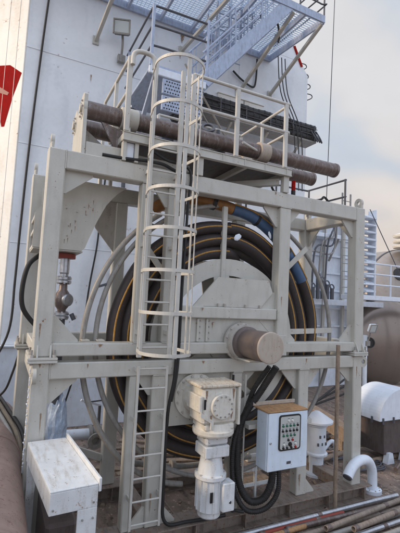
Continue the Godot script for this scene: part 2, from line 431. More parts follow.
func superstructure():
	var t := thing("ship_superstructure", Vector3(4, 0, -6), "tall pale blue-white ship superstructure wall of welded plates behind the hose reel", "ship wall")
	prism(t, "house", [Vector2(-0.26, 0), Vector2(7.98, 0), Vector2(8.03, 10.5), Vector2(7.38, 11.45), Vector2(7.2, 14), Vector2(-0.26, 14)], -5.02, 5.0, M.wall)
	# plates, each its own sheet with an open seam
	var ys := [1.87, 4.15, 6.45, 8.75, 10.9, 14.0]
	var xs := [-0.3, 2.72, 5.45, 8.05]
	for i in ys.size() - 1:
		for j in 3:
			var g := 0.004; var off := rng.randf_range(0.0, 0.006)
			var x0: float = xs[j] + g; var x1: float = xs[j + 1] - g; var y0: float = ys[i] + g; var y1: float = ys[i + 1] - g
			var poly := [Vector2(x0, y0), Vector2(x1, y0), Vector2(x1, y1), Vector2(x0, y1)]
			if j == 2 and i == 3: poly = [Vector2(x0, y0), Vector2(x1, y0), Vector2(x1, 10.5), Vector2(7.75, y1), Vector2(x0, y1)]
			if j == 2 and i == 4: poly = [Vector2(x0, y0), Vector2(7.74, y0), Vector2(7.4, 11.46), Vector2(7.22, y1), Vector2(x0, y1)]
			prism(t, "wall_plate", poly, -5.0 + off, 0.03, M.wall)
	for yy in [4.15, 6.45, 8.75]: bar(t, "weld_bead", Vector3(-0.29, yy, -4.992), Vector3(8.03, yy, -4.992), 0.012, 0.014, M.wall)
	for xx in [2.72, 5.45]: bar(t, "weld_bead", Vector3(xx, 1.9, -4.992), Vector3(xx, 11.0, -4.992), 0.012, 0.014, M.wall, Vector3(1, 0, 0))
	stain(t, Vector3(3.57, 10.28, -4.985), 0.22, 0.3, Vector3(0, 0, 1)); stain(t, Vector3(3.54, 9.85, -4.985), 0.22, 0.35, Vector3(0, 0, 1))
	stain(t, Vector3(5.43, 9.1, -4.985), 0.3, 0.6, Vector3(0, 0, 1))
	for e in [[0.9, 6.3], [2.0, 4.0], [4.3, 8.55], [6.4, 8.5], [1.2, 8.6]]: stain(t, Vector3(e[0], e[1] - 0.2, -4.985), 0.05, 0.22, Vector3(0, 0, 1))
	bx(t, "lower_wall", Vector3(-0.34, 0, -5.02), Vector3(8.02, 1.83, -4.9), M.white)
	bx(t, "ledge", Vector3(-0.36, 1.83, -5.0), Vector3(8.03, 1.87, -4.84), M.white)
	# corner face turned to the sun, with its painted red marking
	var n := Vector3(-0.7071, 0, 0.7071)
	var bas := Basis(Vector3(0.7071, 0, 0.7071), Vector3.UP, n)
	var cw := put(t, "corner_wall", box_mesh(Vector3(6, 14, 0.1), 0.01), M.white_warm, Transform3D(bas, Vector3(-0.32, 7, -5.0) - bas.x * 3.0 - n * 0.05))
	var em := []
	for p in [[-1.2, 8.42], [-0.40, 8.34], [-0.04, 8.10], [-0.24, 7.55], [-0.42, 6.85], [-0.50, 6.85], [-0.62, 7.25], [-1.2, 8.0]]: em.append(Vector2(p[0], p[1]))
	var pm := PackedVector2Array(em)
	put(t, "painted_marking", prism_mesh(pm, 0.004), M.red, Transform3D(bas, Vector3(-0.32, 0, -5.0) + n * 0.006))
	var pw := PackedVector2Array([Vector2(-0.80, 7.92), Vector2(-0.36, 7.66), Vector2(-0.40, 7.60), Vector2(-0.78, 7.74)])
	put(t, "painted_marking", prism_mesh(pw, 0.003), plain(Color(0.50, 0.13, 0.10), 0.5), Transform3D(bas, Vector3(-0.32, 0, -5.0) + n * 0.0092))
	for x in [-0.55, -0.25]:
		var c = Vector3(-0.32, 0, -5.0) + bas.x * x + n * 0.004
		bar(t, "weld_bead", c + Vector3(0, 0.5, 0), c + Vector3(0, 13, 0), 0.012, 0.006, M.white_warm, n)
	# cables down the wall
	var cb := tube(self, "wall_cable", smooth([Vector3(0.14, 11, -4.93), Vector3(0.036, 8.95, -4.93), Vector3(-0.058, 6.5, -4.93), Vector3(-0.10, 4.6, -4.9), Vector3(-0.12, 3.3, -4.8), Vector3(-0.16, 2.2, -4.7), Vector3(-0.5, 1.35, -4.6)]), 0.026, M.rubber, 6)
	solo(cb, "thick black cable hanging down the wall beside its sunlit corner", "cable")
	var c2 := tube(self, "wall_cable", smooth([Vector3(1.75, 6.6, -4.93), Vector3(1.66, 5.0, -4.93), Vector3(1.62, 4.2, -4.93), Vector3(1.5, 3.2, -4.9), Vector3(1.36, 1.6, -4.8), Vector3(1.1, 0.5, -4.78)]), 0.022, M.rubber, 6)
	solo(c2, "thin black cable running down the wall behind the curved bracket", "cable")
	var dp := thing("drain_pipe", Vector3(2.15, 3.2, -4.85), "slim dark drain pipe with wall clips behind the guard rings", "pipe")
	rod(dp, "pipe", Vector3(2.15, 3.2, -4.85), Vector3(2.15, 6.0, -4.85), 0.05, M.steel_dark)
	for y in [3.6, 4.3, 5.0, 5.7]: bx(dp, "clip", Vector3(2.0, y, -4.97), Vector3(2.22, y + 0.05, -4.79), M.grey_tube)
	# dark hose bundle laid along the wall on a rack
	var hb := thing("hose_rack", Vector3(5.6, 7.9, -4.3), "pale steel rack of brackets carrying dark hoses high on the wall", "rack")
	bx(hb, "shelf", Vector3(3.4, 7.88, -4.6), Vector3(7.7, 7.93, -4.12), M.grey_tube)
	for yy in [8.1, 8.28]: rod(hb, "guard_rail", Vector3(3.4, yy, -4.1), Vector3(7.7, yy, -4.1), 0.012, M.steel_dark, 6)
	for x in [3.6, 4.4, 5.2, 6.0, 6.8, 7.6]: bx(hb, "guard_post", Vector3(x, 7.93, -4.13), Vector3(x + 0.03, 8.4, -4.1), M.steel_dark, 0.003)
	for x in [3.6, 4.8, 6.0, 7.2]:
		bar(hb, "bracket", Vector3(x, 7.86, -4.2), Vector3(x, 7.3, -4.99), 0.06, 0.06, M.frame)
	for k in 6:
		var y: float = [8.03, 8.03, 8.20, 8.20, 8.37, 8.37][k]; var z: float = [-4.22, -4.45, -4.24, -4.46, -4.27, -4.47][k]
		var pts := []
		for i in 24: pts.append(Vector3(3.45 + i * 0.186 + 0.0 * k, y + sin(i * 1.7 + k) * 0.006, z + cos(i * 1.3 + k * 2.0) * 0.01))
		var hm := tube(self, "stowed_hose", pts, 0.10, M.black, 8)
		solo(hm, "dark ribbed hose in the %s row of the wall rack, %s" % [["bottom", "middle", "top"][k / 2], ["away from the wall", "against the wall"][k % 2]], "hose", "hoses in the wall rack")
		var rg := []
		for i in 22: rod(hm, "clamp", pts[i + 1] + Vector3(-0.02, 0, 0), pts[i + 1] + Vector3(0.02, 0, 0), 0.109, M.rubber, 8)
	for k in 3:
		var ch := tube(self, "mooring_chain", smooth([Vector3(7.5 + k * 0.1, 8.25, -4.15), Vector3(7.55 + k * 0.1, 8.0, -4.02), Vector3(7.68 + k * 0.08, 7.9, -4.05), Vector3(7.78, 8.15, -4.2)]), 0.02, M.steel_dark, 6)
		solo(ch, "small dark chain loop hanging from the end of the hose rack", "chain", "chain loops on the hose rack")
	# pale box panel above the rack
	var pb := thing("wall_locker", Vector3(5.1, 8.6, -4.8), "flat cream metal locker on the wall above the stowed hoses", "locker")
	bx(pb, "body", Vector3(4.75, 8.5, -4.99), Vector3(6.3, 9.0, -4.93), M.white_warm, 0.01)
	bx(pb, "lid", Vector3(4.72, 9.0, -4.99), Vector3(6.33, 9.03, -4.90), M.white_warm, 0.005)
	bx(pb, "door_strip", Vector3(5.6, 8.5, -4.929), Vector3(5.64, 9.0, -4.92), M.grey_tube, 0.003)
	# floodlight
	floodlight(Vector3(1.80, 9.72, -4.62), Vector3(-0.35, -0.25, 1.0), "square floodlight on a rusty arm fixed to the tall wall", true)
	# cables from the walkway
	for k in 3:
		var x := 6.55 + k * 0.13
		var c := tube(self, "hanging_cable", smooth([Vector3(x, 10.5, -4.6), Vector3(x + 0.1, 9.4, -4.55), Vector3(x + 0.22, 8.0, -4.03), Vector3(x + 0.3, 6.3, -4.0)]), 0.015, M.rubber, 6)
		solo(c, "slim black cable hanging from the walkway past the hose rack", "cable", "cables hanging past the rack")
	var wr := tube(self, "stay_wire", [Vector3(8.2, 13.5, -4), Vector3(7.9, 0.5, -4.0)], 0.012, M.steel_dark, 5)
	solo(wr, "thin vertical stay wire against the open sky", "wire")
	# rung ladder loops at the roof end of the wall
	var wl := thing("roof_rungs", Vector3(7.9, 9.2, -5), "bent rung irons beside the sloped edge of the tall wall", "ladder")
	for k in 4:
		var y := 10.9 - k * 0.32; var x := 7.72 + k * 0.09
		tube(wl, "rung", smooth([Vector3(x, y, -5.05), Vector3(x + 0.26, y + 0.02, -5.05), Vector3(x + 0.32, y - 0.06, -5.1), Vector3(x + 0.05, y - 0.2, -5.2)], 5), 0.016, M.steel_dark, 6)
	bar(wl, "red_stringer", Vector3(7.45, 11.35, -4.99), Vector3(7.78, 10.75, -4.99), 0.05, 0.08, M.red)

func floodlight(at: Vector3, dir: Vector3, label: String, big: bool):
	var t := thing("floodlight", at, label, "floodlight")
	var b := Basis.looking_at(-dir.normalized(), Vector3.UP)   # +z faces dir
	var s := 0.78 if big else 0.6
	put(t, "housing", box_mesh(Vector3(0.52, 0.44, 0.16) * s, 0.04), M.steel_dark if big else M.white, Transform3D(b, at))
	put(t, "lens", box_mesh(Vector3(0.45, 0.36, 0.03) * s, 0.01), M.glass, Transform3D(b, at + b.z * 0.085 * s))
	for k in 4:
		put(t, "frame_bar", box_mesh(Vector3(0.54, 0.05, 0.05) * s if k < 2 else Vector3(0.05, 0.46, 0.05) * s, 0.008), M.grey_tube, Transform3D(b, at + b.z * 0.09 * s + (b.y * 0.21 * (k * 2 - 1) if k < 2 else b.x * 0.25 * ((k - 2) * 2 - 1)) * s))
	tube(t, "arm", smooth([at - b.z * 0.1 * s, at + Vector3(0.1, -0.35, -0.2) * s, at + Vector3(0.12, -0.75, -0.35) * s], 5), 0.04 * s, M.grey_tube, 8)
	bx(t, "bracket", at + Vector3(0.0, -0.95, -0.42) * s, at + Vector3(0.24, -0.7, -0.28) * s, M.grey_tube)

# ------------------------------------------------------------------ walkway and stairs on the superstructure
func walkway_and_stairs():
	var y := 10.6
	var t := thing("wall_walkway", Vector3(4, y, -4), "overhead steel grating walkway bracketed from the tall wall", "walkway")
	bar(t, "edge_beam", Vector3(-1, y, -2.83), Vector3(5.4, y, -2.83), 0.05, 0.2, M.steel_blue)
	bar(t, "edge_beam", Vector3(5.4, y, -2.83), Vector3(6.72, y, -2.83), 0.05, 0.2, M.steel_blue)
	bar(t, "end_beam", Vector3(6.72, y, -2.86), Vector3(6.5, y, -4.98), 0.05, 0.2, M.steel_blue)
	bar(t, "wall_beam", Vector3(-1, y, -4.96), Vector3(6.5, y, -4.96), 0.05, 0.2, M.steel_blue)
	for x in [0.2, 1.1, 2.0, 2.9, 3.8, 4.7, 5.4, 6.1]:
		bar(t, "joist", Vector3(x, y - 0.02, -2.86), Vector3(x, y - 0.02, -4.94), 0.06, 0.14, M.steel_blue)
	var st := SurfaceTool.new(); st.begin(Mesh.PRIMITIVE_TRIANGLES)
	var z := -2.9
	while z > -4.92:
		var x1 := 6.68 - (-2.83 - z) * 0.1
		st.append_from(box_mesh(Vector3(1, 1, 1), 0.0), 0, Transform3D(Basis.from_scale(Vector3(x1 + 1, 0.026, 0.005)), Vector3((x1 - 1) / 2, y + 0.08, z)))
		z -= 0.075
	var x := -0.9
	while x < 6.4:
		st.append_from(box_mesh(Vector3(1, 1, 1), 0.0), 0, Transform3D(Basis.from_scale(Vector3(0.008, 0.012, 2.04)), Vector3(x, y + 0.096, -3.9)))
		x += 0.1
	var gr := put(t, "grating", st.commit(), M.galv, Transform3D())
	gr.set_meta("kind", "stuff")
	for a in [[1.25, 9.5, 1.55], [3.57, 10.0, 4.1], [5.43, 9.3, 5.75], [6.55, 9.55, 6.68]]:
		bar(t, "brace", Vector3(a[0], a[1] - 0.1, -4.97), Vector3(a[2], y - 0.1, -2.9), 0.08, 0.08, M.frame)
		bx(t, "brace_plate", Vector3(a[0] - 0.08, a[1] - 0.2, -4.99), Vector3(a[0] + 0.08, a[1] + 0.02, -4.955), M.frame)
	# hand rails along its outer edge
	for xx in [-0.5, 1.0, 2.5, 4.0, 5.9, 6.7]:
		rod(t, "rail_post", Vector3(xx, y, -2.83), Vector3(xx, y + 1.1, -2.83), 0.022, M.steel_dark, 8)
	for h in [0.4, 0.75, 1.1]:
		rod(t, "hand_rail", Vector3(-0.5, y + h, -2.83), Vector3(4.6, y + h, -2.83), 0.02, M.steel_dark, 8)
		tube(t, "hand_rail", smooth([Vector3(5.9, y + h, -2.83), Vector3(6.6, y + h, -2.83), Vector3(6.72, y + h, -2.95), Vector3(6.6, y + h, -4.9)], 5), 0.02, M.steel_dark, 8)
	# lifebuoy-like drum and tangled cables under it stay simple: two cable runs
	var cr := tube(self, "cable_run", smooth([Vector3(5.0, 10.45, -3.3), Vector3(5.3, 10.4, -3.5), Vector3(5.6, 10.46, -3.4), Vector3(5.9, 10.38, -3.7), Vector3(6.1, 10.45, -4.0)]), 0.03, M.rubber, 6)
	solo(cr, "black cable bunch tied under the overhead walkway grating", "cable")
	var cq := tube(self, "cable_run", smooth([Vector3(6.0, 10.4, -4.9), Vector3(6.0, 9.75, -4.93), Vector3(5.9, 9.5, -4.93), Vector3(5.5, 9.62, -4.93), Vector3(5.2, 9.8, -4.93)]), 0.03, M.rubber, 6)
	solo(cq, "black cable dropping from the walkway and kinked on the wall", "cable")
	# upper flight of stairs
	var a := Vector3(3.28, 7.9, -2.85); var b := Vector3(5.62, 10.66, -2.85)
	var s := thing("wall_stair", a, "steel-blue stair flight climbing to the overhead walkway", "stairs")
	for zz in [-2.85, -3.65]:
		bar(s, "stringer", Vector3(a.x, a.y, zz), Vector3(b.x, b.y, zz), 0.05, 0.30, M.steel_blue)
		for h in [0.55, 1.0]:
			rod(s, "hand_rail", Vector3(a.x - 0.05, a.y + h + 0.1, zz), Vector3(b.x - 0.1, b.y + h + 0.1, zz), 0.024, M.steel_blue, 8)
		for q in 4:
			var p := Vector3(a.x, a.y, zz).lerp(Vector3(b.x, b.y, zz), 0.04 + q * 0.3)
			rod(s, "rail_post", p, p + Vector3(-0.06, 1.12, 0), 0.022, M.steel_blue, 8)
		for q in 9:
			var pb := Vector3(a.x, a.y, zz).lerp(Vector3(b.x, b.y, zz), 0.08 + q * 0.1)
			rod(s, "baluster", pb, pb + Vector3(-0.05, 0.65 if q % 2 else 1.1, 0), 0.011, M.steel_blue, 6)
		rod(s, "hand_rail", Vector3(a.x - 0.05, a.y + 0.34, zz), Vector3(b.x - 0.1, b.y + 0.34, zz), 0.018, M.steel_blue, 8)
	for q in 11:
		var p := a.lerp(b, (q + 0.6) / 11.5)
		bx(s, "tread", Vector3(p.x - 0.13, p.y, -3.62), Vector3(p.x + 0.13, p.y + 0.035, -2.88), M.galv)
	var lt := thing("lattice_mast", Vector3(4.6, 9.4, -3.9), "slim steel-blue lattice of posts and cross bars between stair and walkway", "lattice")
	for mx in [4.0, 4.35, 4.7, 5.05]:
		for zz in [-3.75, -4.3]: rod(lt, "post", Vector3(mx, 9.0 + (mx - 4.0) * 0.9, zz), Vector3(mx, 12.4, zz), 0.028, M.steel_blue, 8)
	for k in 7:
		var yy := 9.6 + k * 0.4
		for zz in [-3.75, -4.3]:
			rod(lt, "cross_bar", Vector3(4.0, yy, zz), Vector3(5.05, yy + (0.35 if k % 2 else 0.0), zz), 0.016, M.steel_blue, 6)
	# landing
	var l := thing("stair_landing", Vector3(2.7, 7.9, -3.8), "stair landing with perforated side plates and dark three-bar railing", "landing")
	bx(l, "floor", Vector3(2.05, 7.86, -4.9), Vector3(3.3, 7.92, -2.8), M.steel_blue)
	bx(l, "edge_beam", Vector3(2.0, 7.7, -2.83), Vector3(3.32, 7.86, -2.78), M.white)
	for r in 2:
		var pl := bx(l, "perforated_plate", Vector3(2.3, 7.32 - r * 0.36 + 0.0, -2.79), Vector3(3.25, 7.64 - r * 0.36, -2.75), M.steel_blue)
		for i in 15:
			for j in 4:
				var dm := lathe(pl, "hole", Vector3(2.36 + i * 0.06 + (j % 2) * 0.03, 7.365 - r * 0.36 + j * 0.075, -2.7485), Vector3(0, 0, 1), [[0, 0.0], [0.019, 0.0], [0.019, 0.001], [0, 0.001]], M.black, 6)
	for e in [Vector3(2.05, 7.9, -2.85), Vector3(2.05, 7.9, -4.7), Vector3(3.34, 8.0, -2.85)]:
		bar(l, "rail_post", e, e + Vector3(0, 1.35, 0), 0.06, 0.06, M.steel_blue, Vector3(1, 0, 0))
	for h in [0.45, 0.9, 1.33]:
		tube(l, "hand_rail", smooth([Vector3(2.05, 7.9 + h, -4.9), Vector3(2.05, 7.9 + h, -3.1), Vector3(2.08, 7.9 + h, -2.9), Vector3(2.25, 7.9 + h, -2.85), Vector3(3.34, 7.93 + h, -2.85)], 5), 0.024, M.steel_dark, 8)
	for h in [-0.5, -1.4]:
		bar(l, "support", Vector3(2.2 + (0.9 if h < -1 else 0.0), 7.86, -2.9), Vector3(2.2 + (0.9 if h < -1 else 0.0), 6.0, -4.95), 0.09, 0.09, M.steel_blue)
	# lower flight
	var a2 := Vector3(3.25, 7.85, -3.9); var b2 := Vector3(5.0, 5.6, -3.9)
	var s2 := thing("lower_stair", b2, "lower dark steel stair flight running down behind the stowed pipes", "stairs")
	for zz in [-3.9, -4.6]:
		bar(s2, "stringer", Vector3(a2.x, a2.y, zz), Vector3(b2.x, b2.y, zz), 0.05, 0.24, M.steel_dark)
		for h in [0.55, 1.0]:
			rod(s2, "hand_rail", Vector3(a2.x, a2.y + h, zz), Vector3(b2.x, b2.y + h, zz), 0.024, M.grey_tube, 8)
	for q in 9:
		var p := a2.lerp(b2, (q + 0.6) / 9.5)
		bx(s2, "tread", Vector3(p.x - 0.13, p.y, -4.58), Vector3(p.x + 0.13, p.y + 0.03, -3.93), M.steel_dark)

# ------------------------------------------------------------------ far side of the deck
func background_right():
	var t := thing("deck_house", Vector3(11, 0, -8), "white deck house with louvre slats and outside pipework behind the frame", "deck house")
	bx(t, "wall", Vector3(8.9, 0, -10), Vector3(13.0, 7.0, -7.0), M.white, 0.02)
	for k in 9:
		bx(t, "wall_rib", Vector3(8.92, 0.9 + k * 0.68, -6.998), Vector3(12.6, 0.97 + k * 0.68, -6.9), M.white)
	for x in [9.6, 10.6, 11.6, 12.45]:
		bx(t, "wall_post", Vector3(x, 0.2, -6.9), Vector3(x + 0.12, 6.9, -6.8), M.frame)
	for k in 12:
		var y := 3.4 + k * 0.3
		prism_x(t, "louvre", [Vector2(-6.99, y), Vector2(-6.99, y + 0.22), Vector2(-6.95, y + 0.22), Vector2(-6.55, y + 0.05), Vector2(-6.55, y)], 12.62, 0.55, M.white)
	bx(t, "louvre_side", Vector3(13.18, 3.3, -7.0), Vector3(13.22, 7.1, -6.6), M.white)
	bx(t, "canopy", Vector3(9.7, 5.6, -6.8), Vector3(11.0, 5.75, -6.3), M.white)
	for x in [9.8, 10.9]:
		bar(t, "canopy_brace", Vector3(x, 5.6, -6.35), Vector3(x, 4.8, -6.85), 0.06, 0.06, M.grey_tube)
	bx(t, "balcony", Vector3(9.0, 3.1, -6.8), Vector3(13.2, 3.3, -6.2), M.white)
	var lad := thing("house_ladder", Vector3(11.2, 3.3, -6.3), "pale vertical ladder on the white deck house", "ladder")
	for x in [11.0, 11.42]: bar(lad, "stile", Vector3(x, 3.3, -6.3), Vector3(x, 7.4, -6.3), 0.04, 0.06, M.grey_tube, Vector3(1, 0, 0))
	for k in 13: rod(lad, "rung", Vector3(11.0, 3.5 + k * 0.3, -6.3), Vector3(11.42, 3.5 + k * 0.3, -6.3), 0.016, M.grey_tube, 6)
	for k in 4:
		var pp := tube(self, "house_pipe", smooth([Vector3(9.2 + k * 0.3, 3.3, -6.2), Vector3(9.25 + k * 0.32, 4.6 + k * 0.2, -6.2), Vector3(9.5 + k * 0.3, 5.0 + k * 0.25, -6.2), Vector3(10.6, 5.1 + k * 0.3, -6.3), Vector3(10.75, 6.8, -6.3)]), 0.035, M.steel_dark if k % 2 else M.grey_tube, 7)
		solo(pp, ["grey", "dark"][k % 2] + " bent service pipe climbing the front of the white deck house", "pipe", "service pipes on the deck house")
	var eq := thing("valve_cluster", Vector3(9.6, 3.3, -5.9), "dark valve cluster on the deck house balcony", "valve")
	for k in 5:
		rod(eq, "body", Vector3(9.3 + k * 0.22, 3.3, -5.9), Vector3(9.3 + k * 0.22, 3.7 + (k * 7 % 4) * 0.12, -5.9), 0.07, M.steel_dark)
		lathe(eq, "handwheel", Vector3(9.3 + k * 0.22, 3.75 + (k * 7 % 4) * 0.12, -5.9), Vector3(0, 0.3, 1), [[0.07, -0.015], [0.11, -0.015], [0.11, 0.015], [0.07, 0.015], [0.07, -0.015]], M.steel_dark, 12)
	# side walkway with white railing
	var w := thing("side_walkway", Vector3(13, 3.3, -5.2), "white railed side walkway in front of the storage tank", "railing")
	bx(w, "deck_edge", Vector3(10.3, 3.34, -5.6), Vector3(16.5, 3.5, -5.0), M.white)
	for h in [0.38, 0.75, 1.12]: rod(w, "hand_rail", Vector3(10.5, 3.5 + h, -5.02), Vector3(16.4, 3.5 + h, -5.02), 0.028, M.white, 8)
	for x in [10.5, 11.3, 12.1, 12.9, 13.7, 14.5, 15.3]: rod(w, "rail_post", Vector3(x, 3.5, -5.02), Vector3(x, 4.62, -5.02), 0.028, M.white, 8)
	for x in [10.6, 13.5, 16.2]: rod(w, "leg", Vector3(x, 0, -5.3), Vector3(x, 3.34, -5.3), 0.06, M.white, 10)
	# two big tanks, dished ends towards the deck
	tank(Vector3(21.9, 3.5, -12.0), 3.25, M.tank, "pale grey storage tank with a dark seam ring above the side walkway", [[20.35, 5.1]])
	tank(Vector3(13.75, 1.72, -6.6), 1.78, M.tank_low, "polished brown-grey storage tank with dark manholes under the side walkway", [[12.35, 1.75], [14.0, 1.5]])
	floodlight(Vector3(10.0, 2.45, -4.0), Vector3(0.1, -0.35, 1.0), "small white floodlight on a short post beside the frame's lifting eye", false)
	var fp := rod(self, "light_post", Vector3(10.05, 0, -4.3), Vector3(10.05, 2.2, -4.3), 0.07, M.white, 10)
	solo(fp, "white round post carrying the small floodlight", "post")
	var st := thing("disc_stack", Vector3(23, 7, -11), "stack of white round discs on the tank top", "vent")
	lathe(st, "column", Vector3(21.0, 6.3, -11), Vector3.UP, [[0.3, 0], [0.3, 1.2], [0, 1.2]], M.white)
	for k in 3: lathe(st, "disc", Vector3(21.0, 6.8 + k * 0.33, -11), Vector3.UP, [[0, -0.06], [0.75, -0.1], [0.8, 0], [0.6, 0.08], [0, 0.12]], M.white_warm)
	var wr := tube(self, "stay_wire", [Vector3(12.6, 7.0, -6.4), Vector3(15.2, 3.2, -6.3)], 0.018, M.steel_dark, 5)
	solo(wr, "thin stay wire slanting from the deck house to the side walkway", "wire")

func tank(c: Vector3, r: float, m: Material, label: String, holes: Array):
	var tk := thing("storage_tank", Vector3(c.x, 0, c.z - 2), label, "tank")
	var dz := r * 0.42
	var pf := [[0, dz]]
	for i in 16:
		var a := (i + 1) / 16.0
		pf.append([r * sin(a * PI / 2), dz * cos(a * PI / 2)])
	lathe(tk, "dished_end", c, Vector3(0, 0, 1), pf, m, 72, true)
	lathe(tk, "shell", c, Vector3(0, 0, 1), [[r, 0], [r, -7], [0, -7]], m, 72)
	lathe(tk, "seam_band", c + Vector3(0, 0, -0.1), Vector3(0, 0, 1), [[r - 0.03, -0.06], [r + 0.04, -0.06], [r + 0.04, 0.06], [r - 0.03, 0.06]], M.steel_dark, 72)
	bx(tk, "saddle", Vector3(c.x - r * 0.8, 0, c.z - 2.5), Vector3(c.x + r * 0.8, maxf(0.1, c.y - r * 0.7), c.z - 2.0), M.dark_box)
	for h in holes:
		var d := Vector2(h[0] - c.x, h[1] - c.y); var zz := dz * sqrt(maxf(0.02, 1.0 - d.length_squared() / (r * r)))
		var nn := Vector3(d.x / (r * r), d.y / (r * r), zz / (dz * dz)).normalized()
		lathe(tk, "manhole", Vector3(h[0], h[1], c.z + zz), nn, [[0, 0.02], [r * 0.095, 0.02], [r * 0.095, 0.05], [r * 0.115, 0.05], [r * 0.115, -0.1]], M.black, 24)

# ------------------------------------------------------------------ the frame
func gus(t, x: float, y: float, dx: float, dy: float, z := -0.085, d := 0.03, m: Material = null):
	prism(t, "gusset", [Vector2(x, y), Vector2(x + dx, y), Vector2(x + dx, y + signf(dy) * 0.03), Vector2(x + signf(dx) * 0.03, y + dy), Vector2(x, y + dy)], z, d, m if m else M.frame)
func lug(t, at: Vector3):
	# lifting eye: plate across x with a hole, built as a lathe ring on a foot
	lathe(t, "lifting_eye", at + Vector3(0, 0.09, 0), Vector3(1, 0, 0), [[0.035, -0.02], [0.085, -0.02], [0.085, 0.02], [0.035, 0.02], [0.035, -0.02]], M.frame, 20)
	bx(t, "eye_foot", at + Vector3(-0.018, -0.02, -0.085), at + Vector3(0.018, 0.06, 0.085), M.frame)
func reel_frame():
	var t := thing("hose_reel_skid", Vector3(2.57, 0, -0.75), "large beige steel box-section frame in two bolted tiers around the hose reel", "steel frame")
	var f: Material = M.frame
	for zz in [0.0, -1.3]:
		var z0: float = zz; var z1: float = zz - 0.2
		# upper tier
		for x in [0.0 if zz == 0.0 else -0.09, 4.95]: bx(t, "column", Vector3(x, 2.335, z1), Vector3(x + 0.2, 4.77, z0), f, 0.014)
		bx(t, "top_beam", Vector3(0.2 if zz == 0.0 else 0.11, 4.54, z1), Vector3(4.95, 4.768, z0 - 0.002), f, 0.012)
		bx(t, "bottom_beam", Vector3(0.2 if zz == 0.0 else 0.11, 2.34, z1), Vector3(4.95, 2.49, z0 - 0.002), f, 0.012)
		# lower tier
		for x in [0.0 if zz == 0.0 else -0.09, 4.93]: bx(t, "column", Vector3(x, 0.2, z1), Vector3(x + 0.2, 2.27, z0), f, 0.014)
		bx(t, "top_beam", Vector3(0.2 if zz == 0.0 else 0.11, 2.08, z1), Vector3(4.93, 2.268, z0 - 0.002), f, 0.012)
		for x in [0.1 if zz == 0.0 else 0.01, 5.03]:
			for y in [2.272, 2.305]:
				bx(t, "flange_pad", Vector3(x - 0.15, y, z1 - 0.06), Vector3(x + 0.17, y + 0.029, z0 + 0.06), f, 0.004)
			for e in [[-0.11, 0.03], [0.13, 0.03], [-0.11, -0.23], [0.13, -0.23]]:
				rod(t, "stud", Vector3(x + e[0], 2.25, z0 + e[1]), Vector3(x + e[0], 2.42, z0 + e[1]), 0.013, M.grey_tube, 8)
				lathe(t, "nut", Vector3(x + e[0], 2.335, z0 + e[1]), Vector3.UP, [[0.026, 0], [0.026, 0.03], [0, 0.03]], M.frame_old, 6)
			for s in [-0.06, 0.08]:
				prism_x(t, "stiffener", [Vector2(z0 + 0.002, 2.336), Vector2(z0 + 0.055, 2.336), Vector2(z0 + 0.002, 2.47)], x + s, 0.018, f)
		lug(t, Vector3(0.04 if zz == 0.0 else -0.05, 4.78, z0 - 0.1)); lug(t, Vector3(5.10, 4.78, z0 - 0.1))
	# joint lifting eyes
	lathe(t, "lifting_eye", Vector3(0.03, 2.14, 0.075), Vector3(1, 0, 0), [[0.04, -0.02], [0.085, -0.02], [0.085, 0.02], [0.04, 0.02], [0.04, -0.02]], M.frame, 20)
	lathe(t, "lifting_eye", Vector3(5.20, 2.16, -0.06), Vector3(0, 0, 1), [[0.04, -0.02], [0.09, -0.02], [0.09, 0.02], [0.04, 0.02], [0.04, -0.02]], M.frame, 20)
	# side beams
	for x in [0.0, 4.95]:
		for y in [[4.54, 4.765], [2.345, 2.49], [2.08, 2.263]]:
			if x == 0.0 and y[0] > 3.0: continue
			bx(t, "side_beam", Vector3(x + 0.002, y[0], -1.3), Vector3(x + 0.196, y[1], -0.2), f, 0.012)
		if x > 1.0: prism_x(t, "gusset", [Vector2(-0.2, 4.54), Vector2(-0.5, 4.54), Vector2(-0.2, 4.22)], x + 0.085, 0.03, f)
		if x > 1.0: prism_x(t, "gusset", [Vector2(-1.3, 4.54), Vector2(-1.0, 4.54), Vector2(-1.3, 4.22)], x + 0.085, 0.03, f)
		prism_x(t, "gusset", [Vector2(-0.2, 2.08), Vector2(-0.5, 2.08), Vector2(-0.2, 1.78)], x + 0.085, 0.03, f)
	# intermediate columns, upper tier
	bx(t, "inner_column", Vector3(1.16, 2.49, -0.19), Vector3(1.32, 4.54, -0.012), f, 0.012)
	bx(t, "inner_column", Vector3(1.54, 2.49, -0.18), Vector3(1.68, 4.54, -0.03), f, 0.012)
	bx(t, "inner_column", Vector3(3.36, 2.49, -0.196), Vector3(3.56, 4.54, -0.006), f, 0.012)
	bx(t, "inner_column", Vector3(1.16, 2.49, -1.49), Vector3(1.34, 4.54, -1.31), f, 0.012)
	bx(t, "inner_column", Vector3(3.36, 2.49, -1.49), Vector3(3.56, 4.54, -1.31), f, 0.012)
	bx(t, "hub_beam", Vector3(1.68, 2.82, -0.18), Vector3(3.36, 2.98, -0.015), f, 0.012)
	# lower tier
	for c in [[1.146, 1.236], [1.446, 1.622], [2.64, 2.79], [3.81, 4.0]]:
		bx(t, "inner_column", Vector3(c[0], 0.22, -0.18), Vector3(c[1], 2.08, -0.012), f, 0.012)
	for c in [[1.2, 1.4], [3.8, 4.0]]:
		bx(t, "inner_column", Vector3(c[0], 0.22, -1.48), Vector3(c[1], 2.08, -1.32), f, 0.012)
	# gussets: front
	gus(t, 0.2, 4.54, 0.34, -0.28); gus(t, 0.2, 2.49, 0.30, 0.31)
	gus(t, 4.95, 4.54, -0.24, -0.28); gus(t, 4.95, 2.49, -0.26, 0.28)
	gus(t, 3.36, 4.54, -0.26, -0.30); gus(t, 3.56, 4.54, 0.22, -0.24)
